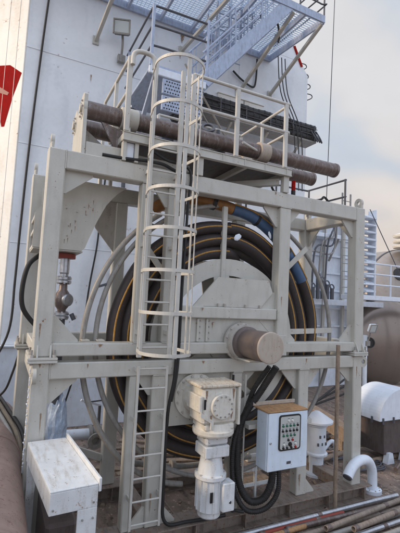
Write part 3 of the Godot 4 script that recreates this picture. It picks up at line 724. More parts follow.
	gus(t, 3.36, 2.98, -0.30, 0.25); gus(t, 3.36, 2.82, -0.26, -0.24); gus(t, 3.56, 2.49, 0.2, 0.2)
	gus(t, 1.68, 4.54, 0.26, -0.3); gus(t, 1.54, 4.54, -0.2, -0.26); gus(t, 1.68, 2.82, 0.34, -0.33)
	gus(t, 0.2, 2.08, 0.32, -0.29); gus(t, 1.446, 2.08, -0.2, -0.26); gus(t, 1.622, 2.08, 0.22, -0.25)
	gus(t, 2.79, 2.08, 0.24, -0.24); gus(t, 3.81, 2.08, -0.28, -0.30); gus(t, 4.0, 2.08, 0.27, -0.30); gus(t, 4.93, 2.08, -0.26, -0.24)
	gus(t, 1.446, 0.22, -0.22, 0.24, -0.05); gus(t, 1.622, 0.22, 0.24, 0.26, -0.05); gus(t, 2.64, 0.22, -0.2, 0.25, -0.05)
	gus(t, 4.0, 0.22, 0.18, 0.2, -0.05)
	# cross brace of the lower tier
	bar(t, "brace", Vector3(2.80, 1.95, -0.30), Vector3(3.86, 1.05, -0.30), 0.05, 0.09, f)
	bar(t, "brace", Vector3(2.80, 0.45, -0.37), Vector3(3.86, 1.75, -0.37), 0.05, 0.09, f)
	bar(t, "brace", Vector3(0.25, 1.0, -1.4), Vector3(1.2, 0.6, -1.4), 0.06, 0.1, f)
	# base beams: channels on the deck
	for zz in [0.12, -1.22]:
		bx(t, "base_web", Vector3(-0.1, 0.012, zz - 0.14), Vector3(5.26, 0.198, zz - 0.12), M.deck_steel, 0.003)
		bx(t, "base_flange", Vector3(-0.1, 0.2, zz - 0.34), Vector3(5.26, 0.218, zz), M.deck_steel, 0.004)
		bx(t, "base_flange", Vector3(-0.1, 0.002, zz - 0.34), Vector3(5.26, 0.012, zz), M.deck_steel, 0.003)
		for x in [0.6, 1.35, 2.1, 2.85, 3.6, 4.35, 5.1]:
			bx(t, "web_stiffener", Vector3(x, 0.013, zz - 0.119), Vector3(x + 0.015, 0.199, zz - 0.01), M.deck_steel, 0.002)
	for x in [0.0, 1.5, 3.0, 4.93]:
		bx(t, "base_tie", Vector3(x, 0.01, -1.21), Vector3(x + 0.18, 0.195, -0.23), M.deck_steel, 0.006)
	# curved bracket plates over the hose lead
	var out := [Vector2(-0.07, 3.62), Vector2(0.52, 3.62), Vector2(0.56, 3.66), Vector2(0.60, 3.78), Vector2(0.69, 4.02), Vector2(0.80, 4.26), Vector2(0.94, 4.44), Vector2(1.06, 4.535), Vector2(0.05, 4.535), Vector2(0.05, 4.22), Vector2(-0.07, 4.05)]
	for z in [-0.42, -1.08]:
		var p := prism(t, "curved_bracket", out, z, 0.025, f)
		for q in [[0.22, 3.9], [0.24, 3.98], [0.33, 3.80], [0.34, 3.93], [0.42, 4.0], [0.43, 4.12], [0.30, 4.15], [0.52, 4.2], [0.18, 3.74], [0.55, 4.1]]:
			bolt(p, Vector3(q[0], q[1], z + 0.002), Vector3(0, 0, 1), 0.009)
	for y in [3.64, 3.84, 4.02]:
		bx(t, "bracket_rib", Vector3(-0.065, y - 0.022, -1.078), Vector3(0.10, y + 0.022, -0.447), f, 0.005)
	bx(t, "bracket_floor", Vector3(-0.06, 3.60, -1.1), Vector3(0.54, 3.619, -0.43), f, 0.004)
	prism(t, "back_gusset", [Vector2(1.16, 4.54), Vector2(0.72, 4.54), Vector2(0.86, 4.1), Vector2(1.16, 3.75)], -1.36, 0.03, M.frame_old)
	# drive plates in the lower and upper tiers
	bx(t, "drive_plate", Vector3(1.66, 1.40, -0.12), Vector3(2.63, 2.079, -0.09), f, 0.004)
	bx(t, "bearing_plate", Vector3(1.70, 2.491, -0.12), Vector3(3.34, 2.819, -0.09), f, 0.004)
	for x in [2.06, 2.2]:
		bx(t, "bearing_strip", Vector3(x, 2.5, -0.09), Vector3(x + 0.03, 2.81, -0.06), f, 0.003)
		for k in 4: bolt(t, Vector3(x + 0.06, 2.54 + k * 0.08, -0.088), Vector3(0, 0, 1), 0.01)
	prism(t, "hub_cover", [Vector2(1.99, 2.985), Vector2(3.08, 2.985), Vector2(3.30, 3.22), Vector2(3.22, 3.40), Vector2(2.36, 3.40)], -0.06, 0.03, f)
	for x in [2.35, 2.45, 2.8, 3.05]: bx(t, "cleat", Vector3(x, 2.981, -0.058), Vector3(x + 0.03, 3.03, -0.02), M.frame_old, 0.003)
	bx(t, "swivel_plate", Vector3(3.33, 2.30, 0.002), Vector3(3.52, 2.60, 0.03), f, 0.004)
	for e in [[0.60, 4.12], [0.63, 4.2], [0.69, 4.27], [0.69, 4.17], [0.42, 3.93], [0.44, 3.85], [0.475, 3.98], [0.48, 3.90], [0.36, 3.72], [0.40, 3.74], [0.3, 4.2], [0.22, 4.0]]:
		stain(t, Vector3(e[0] - 0.06, e[1], -0.4195), 0.016, 0.07, Vector3(0, 0, 1))
	for e in [[0.09, 2.24, 0.05, 0.05], [0.62, 2.22, 0.03, 0.06], [2.15, 2.23, 0.07, 0.04], [3.93, 2.21, 0.04, 0.07], [5.0, 2.0, 0.03, 0.2], [0.14, 1.6, 0.025, 0.25], [3.25, 4.73, 0.05, 0.05], [0.75, 2.46, 0.09, 0.04], [2.95, 2.45, 0.06, 0.05], [3.42, 3.1, 0.02, 0.16], [1.5, 0.5, 0.03, 0.3], [3.86, 0.42, 0.04, 0.25], [0.06, 2.62, 0.03, 0.2], [2.1, 2.94, 0.05, 0.05]]:
		stain(t, Vector3(e[0], e[1], 0.0005), e[2], e[3], Vector3(0, 0, 1))
	for e in [[2.31, 2.72], [1.8, 1.95]]: stain(t, Vector3(e[0], e[1], -0.088), 0.03, 0.10, Vector3(0, 0, 1))
	for e in [[0.2, 4.54, 0.2, 4.765], [4.95, 4.54, 4.95, 4.765], [0.2, 2.345, 0.2, 2.49], [4.95, 2.345, 4.95, 2.49], [0.2, 2.085, 0.2, 2.265], [4.93, 2.085, 4.93, 2.265], [1.16, 4.54, 1.32, 4.54], [1.54, 4.54, 1.68, 4.54], [3.36, 4.54, 3.56, 4.54], [1.16, 2.49, 1.32, 2.49], [1.54, 2.49, 1.68, 2.49], [3.36, 2.49, 3.56, 2.49], [1.446, 2.08, 1.622, 2.08], [2.64, 2.08, 2.79, 2.08], [3.81, 2.08, 4.0, 2.08], [3.36, 2.83, 3.36, 2.97], [1.68, 2.83, 1.68, 2.97]]:
		var wb := []
		for k in 9:
			var q := k / 8.0
			wb.append(Vector3(lerpf(e[0], e[2], q), lerpf(e[1], e[3], q), -0.006 + 0.003 * (k % 2) + rng.randf() * 0.002))
		tube(t, "weld_bead", wb, 0.009, M.frame, 6)
	# peeling paint along the edge of the lower column
	for k in 34:
		var y := 0.75 + k * 0.045 + rng.randf() * 0.03
		var fl := box_mesh(Vector3(0.012, [0.02, 0.035, 0.05][k % 3], [0.018, 0.03][k % 2]), 0.003)
		put(t, "paint_flake", fl, M.white, Transform3D(Basis(Vector3(rng.randf(), rng.randf(), rng.randf() + 0.1).normalized(), rng.randf_range(-0.7, 0.7)), Vector3(-0.004, y, 0.0 - rng.randf() * 0.05)))

# ------------------------------------------------------------------ reel, hose, guard rings
func spiral(th: float) -> float:
	# th in degrees counted on from 90
	var k := floorf((th - 90.0) / 360.0)
	var f := (th - 90.0) / 360.0 - k
	return 1.262 + 0.19 * (k + smoothstep(0.78, 1.0, f))
func reel_and_hose():
	var c := Vector2(2.62, 2.52)
	var t := thing("hose_reel", Vector3(2.62, 0.9, -0.45), "beige spoked hose reel drum turning inside the steel frame", "reel")
	lathe(t, "rim_plate", Vector3(c.x, c.y, -0.225), Vector3(0, 0, 1), [[0.92, -0.012], [1.165, -0.012], [1.165, 0.012], [0.92, 0.012], [0.92, -0.012]], M.frame, 72)
	lathe(t, "rim_plate", Vector3(c.x, c.y, -0.62), Vector3(0, 0, 1), [[0.92, -0.012], [1.165, -0.012], [1.165, 0.012], [0.92, 0.012], [0.92, -0.012]], M.frame, 72)
	lathe(t, "barrel", Vector3(c.x, c.y, -0.42), Vector3(0, 0, 1), [[1.10, -0.19], [1.15, -0.19], [1.15, 0.18], [1.10, 0.18], [1.10, -0.19]], M.frame_old, 72)
	for k in 6:
		var a := deg_to_rad(60.0 * k + 38.0); var d := Vector3(cos(a), sin(a), 0)
		for z in [-0.225, -0.62]:
			var o := Vector3(c.x, c.y, z)
			bar(t, "spoke", o + d * 0.28, o + d * 0.95, 0.02, 0.26, M.frame, Vector3(0, 0, 1).cross(d))
	lathe(t, "hub_drum", Vector3(c.x, c.y, -0.7), Vector3(0, 0, 1), [[0, 0], [0.34, 0], [0.34, 0.52], [0, 0.52]], M.frame_old, 32)
	# hose
	var h := thing("bunker_hose", Vector3(2.62, 0.8, -0.3), "dark ribbed hose with yellow stripes wound on the reel, blue and orange end", "hose")
	var z := -0.31
	for turn in 3:
		var pts := []; var sp := []
		var a0 := 90.0 + 360.0 * turn; var a1 := a0 + 360.0
		if turn == 2: a1 = a0 + 303.0
		var n := 96
		for i in n + 1:
			var th := lerpf(a0, a1, float(i) / n); var r := spiral(th)
			if turn == 2: r = 1.642 + 0.07 * smoothstep(250.0, 303.0, th - a0)
			var an := deg_to_rad(th)
			r += 0.006 * sin(th * 0.071 + turn * 2.0) + 0.004 * sin(th * 0.19 + turn)
			var zz := z + 0.010 * sin(th * 0.053 + turn * 1.3) - 0.006
			var tw := 0.22 + 0.22 * sin(th * 0.031 + turn * 1.7)
			pts.append(Vector3(c.x + r * cos(an), c.y + r * sin(an), zz))
			var rs := r + 0.089 * sin(tw)
			sp.append(Vector3(c.x + rs * cos(an), c.y + rs * sin(an), zz + 0.089 * cos(tw)))
		if turn == 0:
			for q in [[0.35, -0.015], [0.7, -0.05], [1.0, -0.10]]:
				var an0 := deg_to_rad(90.0 - 14.0 * q[0]); var r0: float = 1.262 + q[1]
				pts.push_front(Vector3(c.x + r0 * cos(an0), c.y + r0 * sin(an0), z - 0.22 * q[0]))
		var w := tube(h, "hose_turn", pts, 0.0955, M.hose, 14)
		tube(w, "yellow_stripe", sp, 0.0135, M.stripe, 6)
	for k in 2:
		tube(h, "inner_hose_turn", arc(c, 1.357 + 0.19 * k, 0, 357, -0.475, 96), 0.0945, M.hose, 12, true)
	var tail := []
	for i in 13:
		var th := lerpf(33.0, 88.0, i / 12.0); var r := 1.712 + 0.235 * smoothstep(0.0, 1.0, i / 12.0); var an := deg_to_rad(th)
		tail.append(Vector3(c.x + r * cos(an), c.y + r * sin(an), z - 0.0 - 0.02 * i / 12.0))
	var tb := tube(h, "blue_hose_section", tail, 0.088, M.hose_blue, 14)
	var ts := []
	for p in tail:
		var d: Vector3 = (p - Vector3(c.x, c.y, p.z)).normalized()
		ts.append(p + d * 0.062 + Vector3(0, 0, 0.072))
	tube(tb, "yellow_stripe", ts, 0.012, M.stripe, 6)
	for q in [4, 9]:
		var dd: Vector3 = (tail[q + 1] - tail[q]).normalized()
		rod(tb, "black_band", tail[q] - dd * 0.02, tail[q] + dd * 0.02, 0.1, M.rubber, 14)
	var e: Vector3 = tail[12]
	var ob := tube(h, "orange_hose_end", smooth([e, e + Vector3(-0.3, 0.06, -0.03), e + Vector3(-0.6, 0.09, -0.1), e + Vector3(-0.9, 0.04, -0.22), e + Vector3(-1.15, -0.1, -0.35)], 6), 0.092, M.hose_orange, 14)
	rod(ob, "coupling_band", e + Vector3(-0.28, 0.055, -0.03), e + Vector3(-0.34, 0.066, -0.035), 0.112, M.rubber, 14)
	var rag := put(self, "cloth_rag", blob_mesh(Vector3(0.10, 0.06, 0.02), 3), M.white, Transform3D(Basis(Vector3(0, 0, 1), 0.6), Vector3(2.72, 4.02, -0.19)))
	solo(rag, "scrap of white cloth caught on the hose turns", "cloth")
	var rag2 := put(self, "cloth_rag", blob_mesh(Vector3(0.035, 0.08, 0.02), 4), M.white, Transform3D(Basis(Vector3(0, 0, 1), 0.3), Vector3(3.3, 4.12, -0.19)))
	solo(rag2, "white cloth tie hanging from the blue hose section", "cloth")
	# guard rings
	var g := thing("guard_ring", Vector3(2.72, 0.56, -0.3), "grey tubular guard ring circling the wound hose", "guard ring")
	tube(g, "ring", arc(Vector2(2.72, 2.53), 1.967, 0, 356, -0.31, 120), 0.034, M.grey_tube, 10, true)
	bx(g, "support_post", Vector3(2.47, 3.40, -0.26), Vector3(2.545, 4.46, -0.195), M.frame)
	bar(g, "support_arm", Vector3(3.565, 2.63, -0.195), Vector3(4.68, 2.66, -0.26), 0.02, 0.085, M.frame)
	bar(g, "support_arm", Vector3(3.57, 3.55, -0.20), Vector3(4.05, 3.99, -0.20), 0.02, 0.085, M.frame)
	bar(g, "support_arm", Vector3(1.33, 3.72, -0.205), Vector3(1.68, 3.28, -0.205), 0.02, 0.085, M.frame)
	var g2 := thing("guard_ring", Vector3(0.6, 1.2, -0.3), "weathered half guard ring outside the full one beside the curved bracket", "guard ring")
	var p2 := arc(Vector2(2.736, 2.447), 2.145, 124, 218, -0.31, 60)
	for k in 7:
		var an := deg_to_rad(218.0 + (k + 1) * 4.5); var r := 2.145 - 0.012 * (k + 1) * (k + 1) * 0.24
		p2.append(Vector3(2.736 + r * cos(an), 2.447 + r * sin(an), -0.31 + 0.012 * k))
	tube(g2, "ring", p2, 0.036, M.grey_tube, 10)
	for th in [130, 160]:
		var an := deg_to_rad(th)
		bar(g2, "spacer", Vector3(2.72 + 1.99 * cos(an), 2.53 + 1.99 * sin(an), -0.31), Vector3(2.736 + 2.12 * cos(an), 2.447 + 2.12 * sin(an), -0.31), 0.05, 0.03, M.steel_dark)
	for x in [0.615, 0.80]: bx(g2, "foot_clip", Vector3(x - 0.05, 2.491, -0.36), Vector3(x + 0.05, 2.505, -0.20), M.frame)
	# swivel pipe on the reel axis
	var s := thing("swivel_pipe", Vector3(2.75, 2.24, 0.35), "fat brown swivel pipe end with beige blind cover sticking out of the hub", "pipe")
	var ax := Vector3(2.75, 2.50, 0.0)
	lathe(s, "flange", ax + Vector3(0, 0, -0.05), Vector3(0, 0, 1), [[0, 0], [0.27, 0], [0.27, 0.04], [0.245, 0.04], [0.245, 0.16], [0, 0.16]], M.frame_old, 40)
	bolt_ring(s, ax + Vector3(0, 0, 0.0), Vector3(0, 0, 1), 0.256, 12, 0.011)
	lathe(s, "pipe", ax + Vector3(0, 0, 0.1), Vector3(0, 0, 1), [[0.225, 0], [0.225, 0.06], [0.192, 0.07], [0.197, 0.35], [0.197, 0.58]], M.swivel, 44)
	lathe(s, "blind_cover", ax + Vector3(0, 0, 0.685), Vector3(0, 0, 1), [[0.19, -0.02], [0.202, -0.016], [0.204, -0.008], [0.202, 0.0], [0.193, 0.006], [0.175, 0.008], [0, 0.012]], M.swivel_cap, 44)
	bx(s, "cradle", Vector3(2.62, 2.275, 0.02), Vector3(2.88, 2.30, 0.4), M.frame)

# ------------------------------------------------------------------ rollers and the platform on top
func rollers_and_platform():
	for k in 2:
		var z: float = [-0.25, -0.8][k]; var x1: float = [4.68, 4.66][k]; var y: float = [5.42, 5.40][k]
		var t := thing("roller_pipe", Vector3(2.5, y - 0.115, z), ["long rusty roller pipe over the frame top, nearer the ladder cage", "second rusty roller pipe over the frame top, beside the superstructure"][k], "pipe", "")
		rod(t, "pipe", Vector3(0.42, y, z), Vector3(x1, y, z), 0.115, M.rust_pipe, 28)
		lathe(t, "end_ring", Vector3(x1 - 0.03, y, z), Vector3(1, 0, 0), [[0.1, -0.02], [0.121, -0.02], [0.121, 0.025], [0.095, 0.025], [0.085, -0.0], [0, -0.0]], M.rust_pipe, 28)
		lathe(t, "collar", Vector3(3.14, y, z), Vector3(1, 0, 0), [[0.1, -0.09], [0.15, -0.09], [0.15, 0.09], [0.1, 0.09]], M.swivel_cap, 28)
		lathe(t, "collar", Vector3(0.98, y, z), Vector3(1, 0, 0), [[0.1, -0.11], [0.148, -0.11], [0.148, 0.11], [0.1, 0.11]], M.frame, 28)
		lathe(t, "end_flange", Vector3(0.40, y, z), Vector3(-1, 0, 0), [[0, 0.06], [0.06, 0.06], [0.06, 0.03], [0.13, 0.03], [0.13, -0.02]], M.frame, 24)
		bolt_ring(t, Vector3(0.36, y, z), Vector3(-1, 0, 0), 0.1, 6, 0.014)
	var b := thing("roller_stand", Vector3(0.45, 4.77, -0.5), "beige end stand holding both roller pipes at the sunlit end", "stand")
	prism_x(b, "end_plate", [Vector2(-0.10, 4.77), Vector2(-0.10, 4.9), Vector2(-0.14, 5.58), Vector2(-0.20, 5.62), Vector2(-0.34, 5.62), Vector2(-0.45, 5.5), Vector2(-0.62, 5.48), Vector2(-0.72, 5.6), Vector2(-0.88, 5.6), Vector2(-0.98, 4.77)], 0.375, 0.045, M.frame)
	bx(b, "base_box", Vector3(0.425, 4.77, -1.0), Vector3(0.95, 4.96, -0.10), M.frame, 0.01)
	prism(b, "stiffener", [Vector2(0.425, 4.962), Vector2(0.9, 4.962), Vector2(0.43, 5.3)], -0.5, 0.03, M.frame_old)
	prism(b, "stiffener", [Vector2(0.62, 5.30), Vector2(0.90, 5.24), Vector2(0.90, 4.962), Vector2(0.82, 4.962)], -0.22, 0.03, M.rust_pipe)
	var tc := tube(self, "frame_cable", smooth([Vector3(0.62, 4.80, -0.02), Vector3(0.9, 4.80, 0.0), Vector3(1.25, 4.82, 0.02), Vector3(1.5, 4.80, 0.0), Vector3(1.72, 4.62, 0.03), Vector3(1.73, 4.0, 0.03), Vector3(1.735, 3.0, 0.03), Vector3(1.73, 2.1, 0.03), Vector3(1.66, 1.6, 0.03), Vector3(1.65, 0.7, 0.04), Vector3(1.68, 0.3, 0.08), Vector3(2.0, 0.26, 0.1), Vector3(2.5, 0.27, 0.15)], 8), 0.022, M.rubber, 7)
	solo(tc, "black cable along the frame top and down behind the ladder", "cable")
	var tc2 := tube(self, "frame_cable", smooth([Vector3(1.2, 5.0, 0.0), Vector3(1.45, 4.88, 0.03), Vector3(1.8, 4.80, 0.02), Vector3(1.79, 4.3, 0.03), Vector3(1.77, 3.2, 0.03), Vector3(1.76, 2.2, 0.04), Vector3(1.70, 1.75, 0.03)], 8), 0.018, M.rubber, 7)
	solo(tc2, "second thinner black cable dropping beside the ladder cage", "cable")
	# work platform
	var p := thing("work_platform", Vector3(2.2, 4.77, -0.6), "steel work platform with pale tube railing on top of the reel frame", "platform")
	var f: Material = M.frame
	for e in [[0.85, 0.05, "front_channel"], [0.85, -1.38, "rear_channel"]]:
		bx(p, e[2], Vector3(e[0], 5.035, e[1] - 0.012), Vector3(3.5, 5.125, e[1]), f, 0.002)
		bx(p, "channel_flange", Vector3(e[0], 5.125, e[1] - 0.06), Vector3(3.5, 5.137, e[1] + 0.012), f, 0.002)
		bx(p, "channel_flange", Vector3(e[0], 5.022, e[1] - 0.06), Vector3(3.5, 5.034, e[1] + 0.012), f, 0.002)
	for x in [0.85, 1.9, 2.7, 3.44]: bx(p, "cross_channel", Vector3(x, 5.036, -1.37), Vector3(x + 0.06, 5.12, 0.03), f, 0.004)
	for x in [1.2, 1.56, 1.92, 2.28, 2.64, 3.0, 3.4]: bx(p, "channel_stiffener", Vector3(x, 5.036, 0.051), Vector3(x + 0.012, 5.124, 0.06), f, 0.001)
	bx(p, "floor_plate", Vector3(0.86, 5.138, -1.36), Vector3(3.49, 5.146, 0.0), M.dark_box, 0.001)
	for x in [0.86, 1.02, 1.9, 3.38]:
		for z in [0.0, -1.36]:
			bx(p, "leg", Vector3(x, 4.771, z - 0.07), Vector3(x + (0.05 if x < 1.1 else 0.1), 5.021, z + 0.02), f, 0.004)
	bx(p, "end_panel", Vector3(0.915, 4.80, -0.03), Vector3(1.015, 5.02, -0.02), M.white, 0.002)
	bx(p, "side_girder", Vector3(1.08, 4.86, -0.3), Vector3(1.89, 4.95, -0.2), f, 0.004)
	bx(p, "side_girder", Vector3(1.08, 4.775, -0.62), Vector3(3.36, 4.84, -0.5), f, 0.004)
	bar(p, "floor_brace", Vector3(2.05, 4.9, -1.3), Vector3(3.38, 4.95, -0.1), 0.09, 0.1, f)
	var cm: Material = M.cage
	var yt := 6.15
	for h in [0.55, 1.0]:
		rod(p, "hand_rail", Vector3(1.78, 5.15 + h, 0.05), Vector3(3.42, 5.15 + h, 0.05), 0.024, cm, 10)
		rod(p, "hand_rail", Vector3(3.42, 5.15 + h, 0.05), Vector3(3.42, 5.15 + h, -1.36), 0.022, cm, 10)
		rod(p, "hand_rail", Vector3(0.88, 5.12 + h, 0.05), Vector3(0.88, 5.12 + h, -1.36), 0.022, cm, 10)
		rod(p, "hand_rail", Vector3(1.78, 5.15 + h, -1.36), Vector3(3.42, 5.15 + h, -1.36), 0.022, cm, 10)
	rod(p, "hand_rail", Vector3(2.6, 5.37, 0.05), Vector3(3.42, 5.42, -0.4), 0.02, cm, 10)
	for q in [Vector2(0.88, 0.05), Vector2(0.88, -0.65), Vector2(0.88, -1.36), Vector2(1.78, 0.05), Vector2(2.49, 0.05), Vector2(3.36, 0.05), Vector2(3.42, -0.68), Vector2(3.42, -1.36), Vector2(2.5, -1.36), Vector2(1.78, -1.36)]:
		var wd := 0.034 if q.x < 3.4 and q.y > 0 else 0.024
		bx(p, "rail_post", Vector3(q.x - wd, 5.138, q.y - 0.02), Vector3(q.x + wd, yt if q.x > 1 else 6.12, q.y + 0.02), cm, 0.006)
	tube(p, "grab_hoop", smooth([Vector3(0.90, 6.0, 0.09), Vector3(0.91, 6.14, 0.09), Vector3(0.98, 6.19, 0.1), Vector3(1.10, 6.19, 0.11), Vector3(1.17, 6.14, 0.12), Vector3(1.18, 6.0, 0.12)], 5), 0.03, cm, 10)
	bar(p, "stay", Vector3(0.95, 5.2, -0.1), Vector3(1.16, 5.95, -0.9), 0.05, 0.02, cm)
	# things left on the platform
	var m := thing("hoist_motor", Vector3(1.05, 5.15, -0.45), "small grey hoist motor with a black top band on the platform", "motor")
	lathe(m, "body", Vector3(1.02, 5.15, -0.45), Vector3.UP, [[0.12, 0], [0.12, 0.42], [0.1, 0.44], [0, 0.44]], M.white_dirty, 20)
	lathe(m, "band", Vector3(1.02, 5.59, -0.45), Vector3.UP, [[0.13, 0], [0.14, 0.02], [0.13, 0.05], [0, 0.05]], M.rubber, 20)
	lathe(m, "fan_cover", Vector3(1.02, 5.38, -0.33), Vector3(0, 0, 1), [[0, 0.05], [0.08, 0.05], [0.09, 0.03], [0.09, 0]], M.black, 18)
	var v := thing("hand_valve", Vector3(2.35, 5.15, -0.55), "dark valve with a small handwheel standing on the platform", "valve")
	lathe(v, "body", Vector3(2.5, 5.15, -0.55), Vector3.UP, [[0.16, 0], [0.16, 0.05], [0.09, 0.1], [0.13, 0.25], [0.07, 0.4], [0.03, 0.45], [0.03, 0.6], [0, 0.6]], M.steel_dark, 18)
	lathe(v, "handwheel", Vector3(2.3, 5.72, -0.5), Vector3(-0.3, 0.6, 0.8), [[0.075, -0.018], [0.11, -0.018], [0.11, 0.018], [0.075, 0.018], [0.075, -0.018]], M.steel_dark, 20)
	bar(v, "stem", Vector3(2.5, 5.62, -0.56), Vector3(2.3, 5.71, -0.51), 0.03, 0.03, M.steel_dark)
	var bag := put(self, "plastic_sheet", blob_mesh(Vector3(0.16, 0.2, 0.12), 9), M.plastic, Transform3D(Basis(), Vector3(1.62, 5.33, -0.45)))
	solo(bag, "pale blue plastic bag standing on the platform behind the ladder cage", "bag")
	var rl := thing("signal_lamp", Vector3(3.62, 4.77, -0.25), "small pink-red signal lamp on the frame's top beam", "lamp")
	rod(rl, "base", Vector3(3.66, 4.77, -0.1), Vector3(3.66, 4.86, -0.1), 0.035, M.black)
	rod(rl, "lens", Vector3(3.66, 4.86, -0.1), Vector3(3.66, 5.02, -0.1), 0.032, M.red)
	# railing on the rear of the frame top, beyond the rollers
	var r := thing("rear_railing", Vector3(4.5, 4.77, -1.4), "grey tube railing on the frame's rear corner by the open sky", "railing")
	for h in [0.3, 0.62]:
		tube(r, "hand_rail", smooth([Vector3(3.6, 4.77 + h, -1.42), Vector3(4.95, 4.77 + h, -1.42), Vector3(5.08, 4.77 + h, -1.40), Vector3(5.1, 4.77 + h, -1.25), Vector3(5.1, 4.77 + h * 0.97, -0.4)], 5), 0.018, M.steel_dark, 8)
	for q in [Vector2(3.62, -1.42), Vector2(4.3, -1.42), Vector2(5.09, -1.38), Vector2(5.1, -0.42)]:
		rod(r, "rail_post", Vector3(q.x, 4.77, q.y), Vector3(q.x, 5.39, q.y), 0.018, M.steel_dark, 8)
	var cab := tube(self, "loose_rope", smooth([Vector3(3.75, 5.25, -0.85), Vector3(3.95, 5.1, -1.0), Vector3(4.05, 4.85, -0.6), Vector3(4.2, 4.80, -0.12), Vector3(4.3, 4.86, -0.1), Vector3(4.42, 4.80, -0.12)]), 0.02, M.rubber, 6)
	solo(cab, "loose dark rope lying over the top beam below the roller ends", "rope")

# ------------------------------------------------------------------ ladders
func ladders():
	var t := thing("caged_ladder", Vector3(1.4, 2.3, 0.2), "pale caged ladder rising from the frame joint to the platform", "ladder")
	var m: Material = M.cage
	for x in [1.20, 1.59]:
		bx(t, "stile", Vector3(x - 0.03, 2.33, 0.10), Vector3(x + 0.03, 6.1, 0.14), m, 0.004)
	for k in 10: rod(t, "rung", Vector3(1.225, 2.45 + k * 0.28, 0.12), Vector3(1.565, 2.45 + k * 0.28, 0.12), 0.013, m, 8)
	for y in [2.6, 3.7, 4.64]:
		for x in [1.20, 1.59]: bx(t, "standoff", Vector3(x - 0.025, y, -0.03), Vector3(x + 0.025, y + 0.05, 0.099), m, 0.003)
	for y in [2.44, 2.90, 3.38, 3.86, 4.33, 4.81, 5.33, 5.88]:
		var pts := [Vector3(1.172, y, 0.105), Vector3(1.125, y, 0.25)]
		for i in 33:
			var a := deg_to_rad(lerpf(200.0, -20.0, i / 32.0))
			pts.append(Vector3(1.385 + 0.30 * cos(a), y, 0.49 + 0.315 * sin(a)))
		pts.append(Vector3(1.65, y, 0.25)); pts.append(Vector3(1.618, y, 0.105))
		strap(t, "cage_hoop", pts, 0.038, 0.010, m)
	for a in [198.0, 90.0, 38.0, -10.0]:
		var an := deg_to_rad(a); var d := Vector3(cos(an), 0, sin(an))
		var c := Vector3(1.385 + 0.289 * d.x, 0, 0.49 + 0.304 * d.z)
		var wd := 0.05 if a == 90.0 else 0.032
		bar(t, "cage_strap", c + Vector3(0, 2.41, 0), c + Vector3(0, 5.90, 0), 0.01, wd, m, Vector3.UP.cross(d), 0.002)
	var l := thing("lower_ladder", Vector3(1.4, 0.3, 0.1), "plain lower ladder with thin rungs on the bottom tier of the frame", "ladder")
	for x in [1.21, 1.58]: bx(l, "stile", Vector3(x - 0.016, 0.30, 0.105), Vector3(x + 0.016, 2.22, 0.13), m, 0.003)
	for k in 7: rod(l, "rung", Vector3(1.22, 0.36 + k * 0.265, 0.118), Vector3(1.57, 0.36 + k * 0.265, 0.118), 0.012, m, 8)
	rod(l, "rung", Vector3(1.22, 2.19, 0.118), Vector3(1.57, 2.19, 0.118), 0.012, m, 8)
	for y in [0.62, 1.55, 2.15]:
		for x in [1.20, 1.59]: bx(l, "standoff", Vector3(x - 0.01, y, -0.01), Vector3(x + 0.01, y + 0.05, 0.104), m, 0.002)

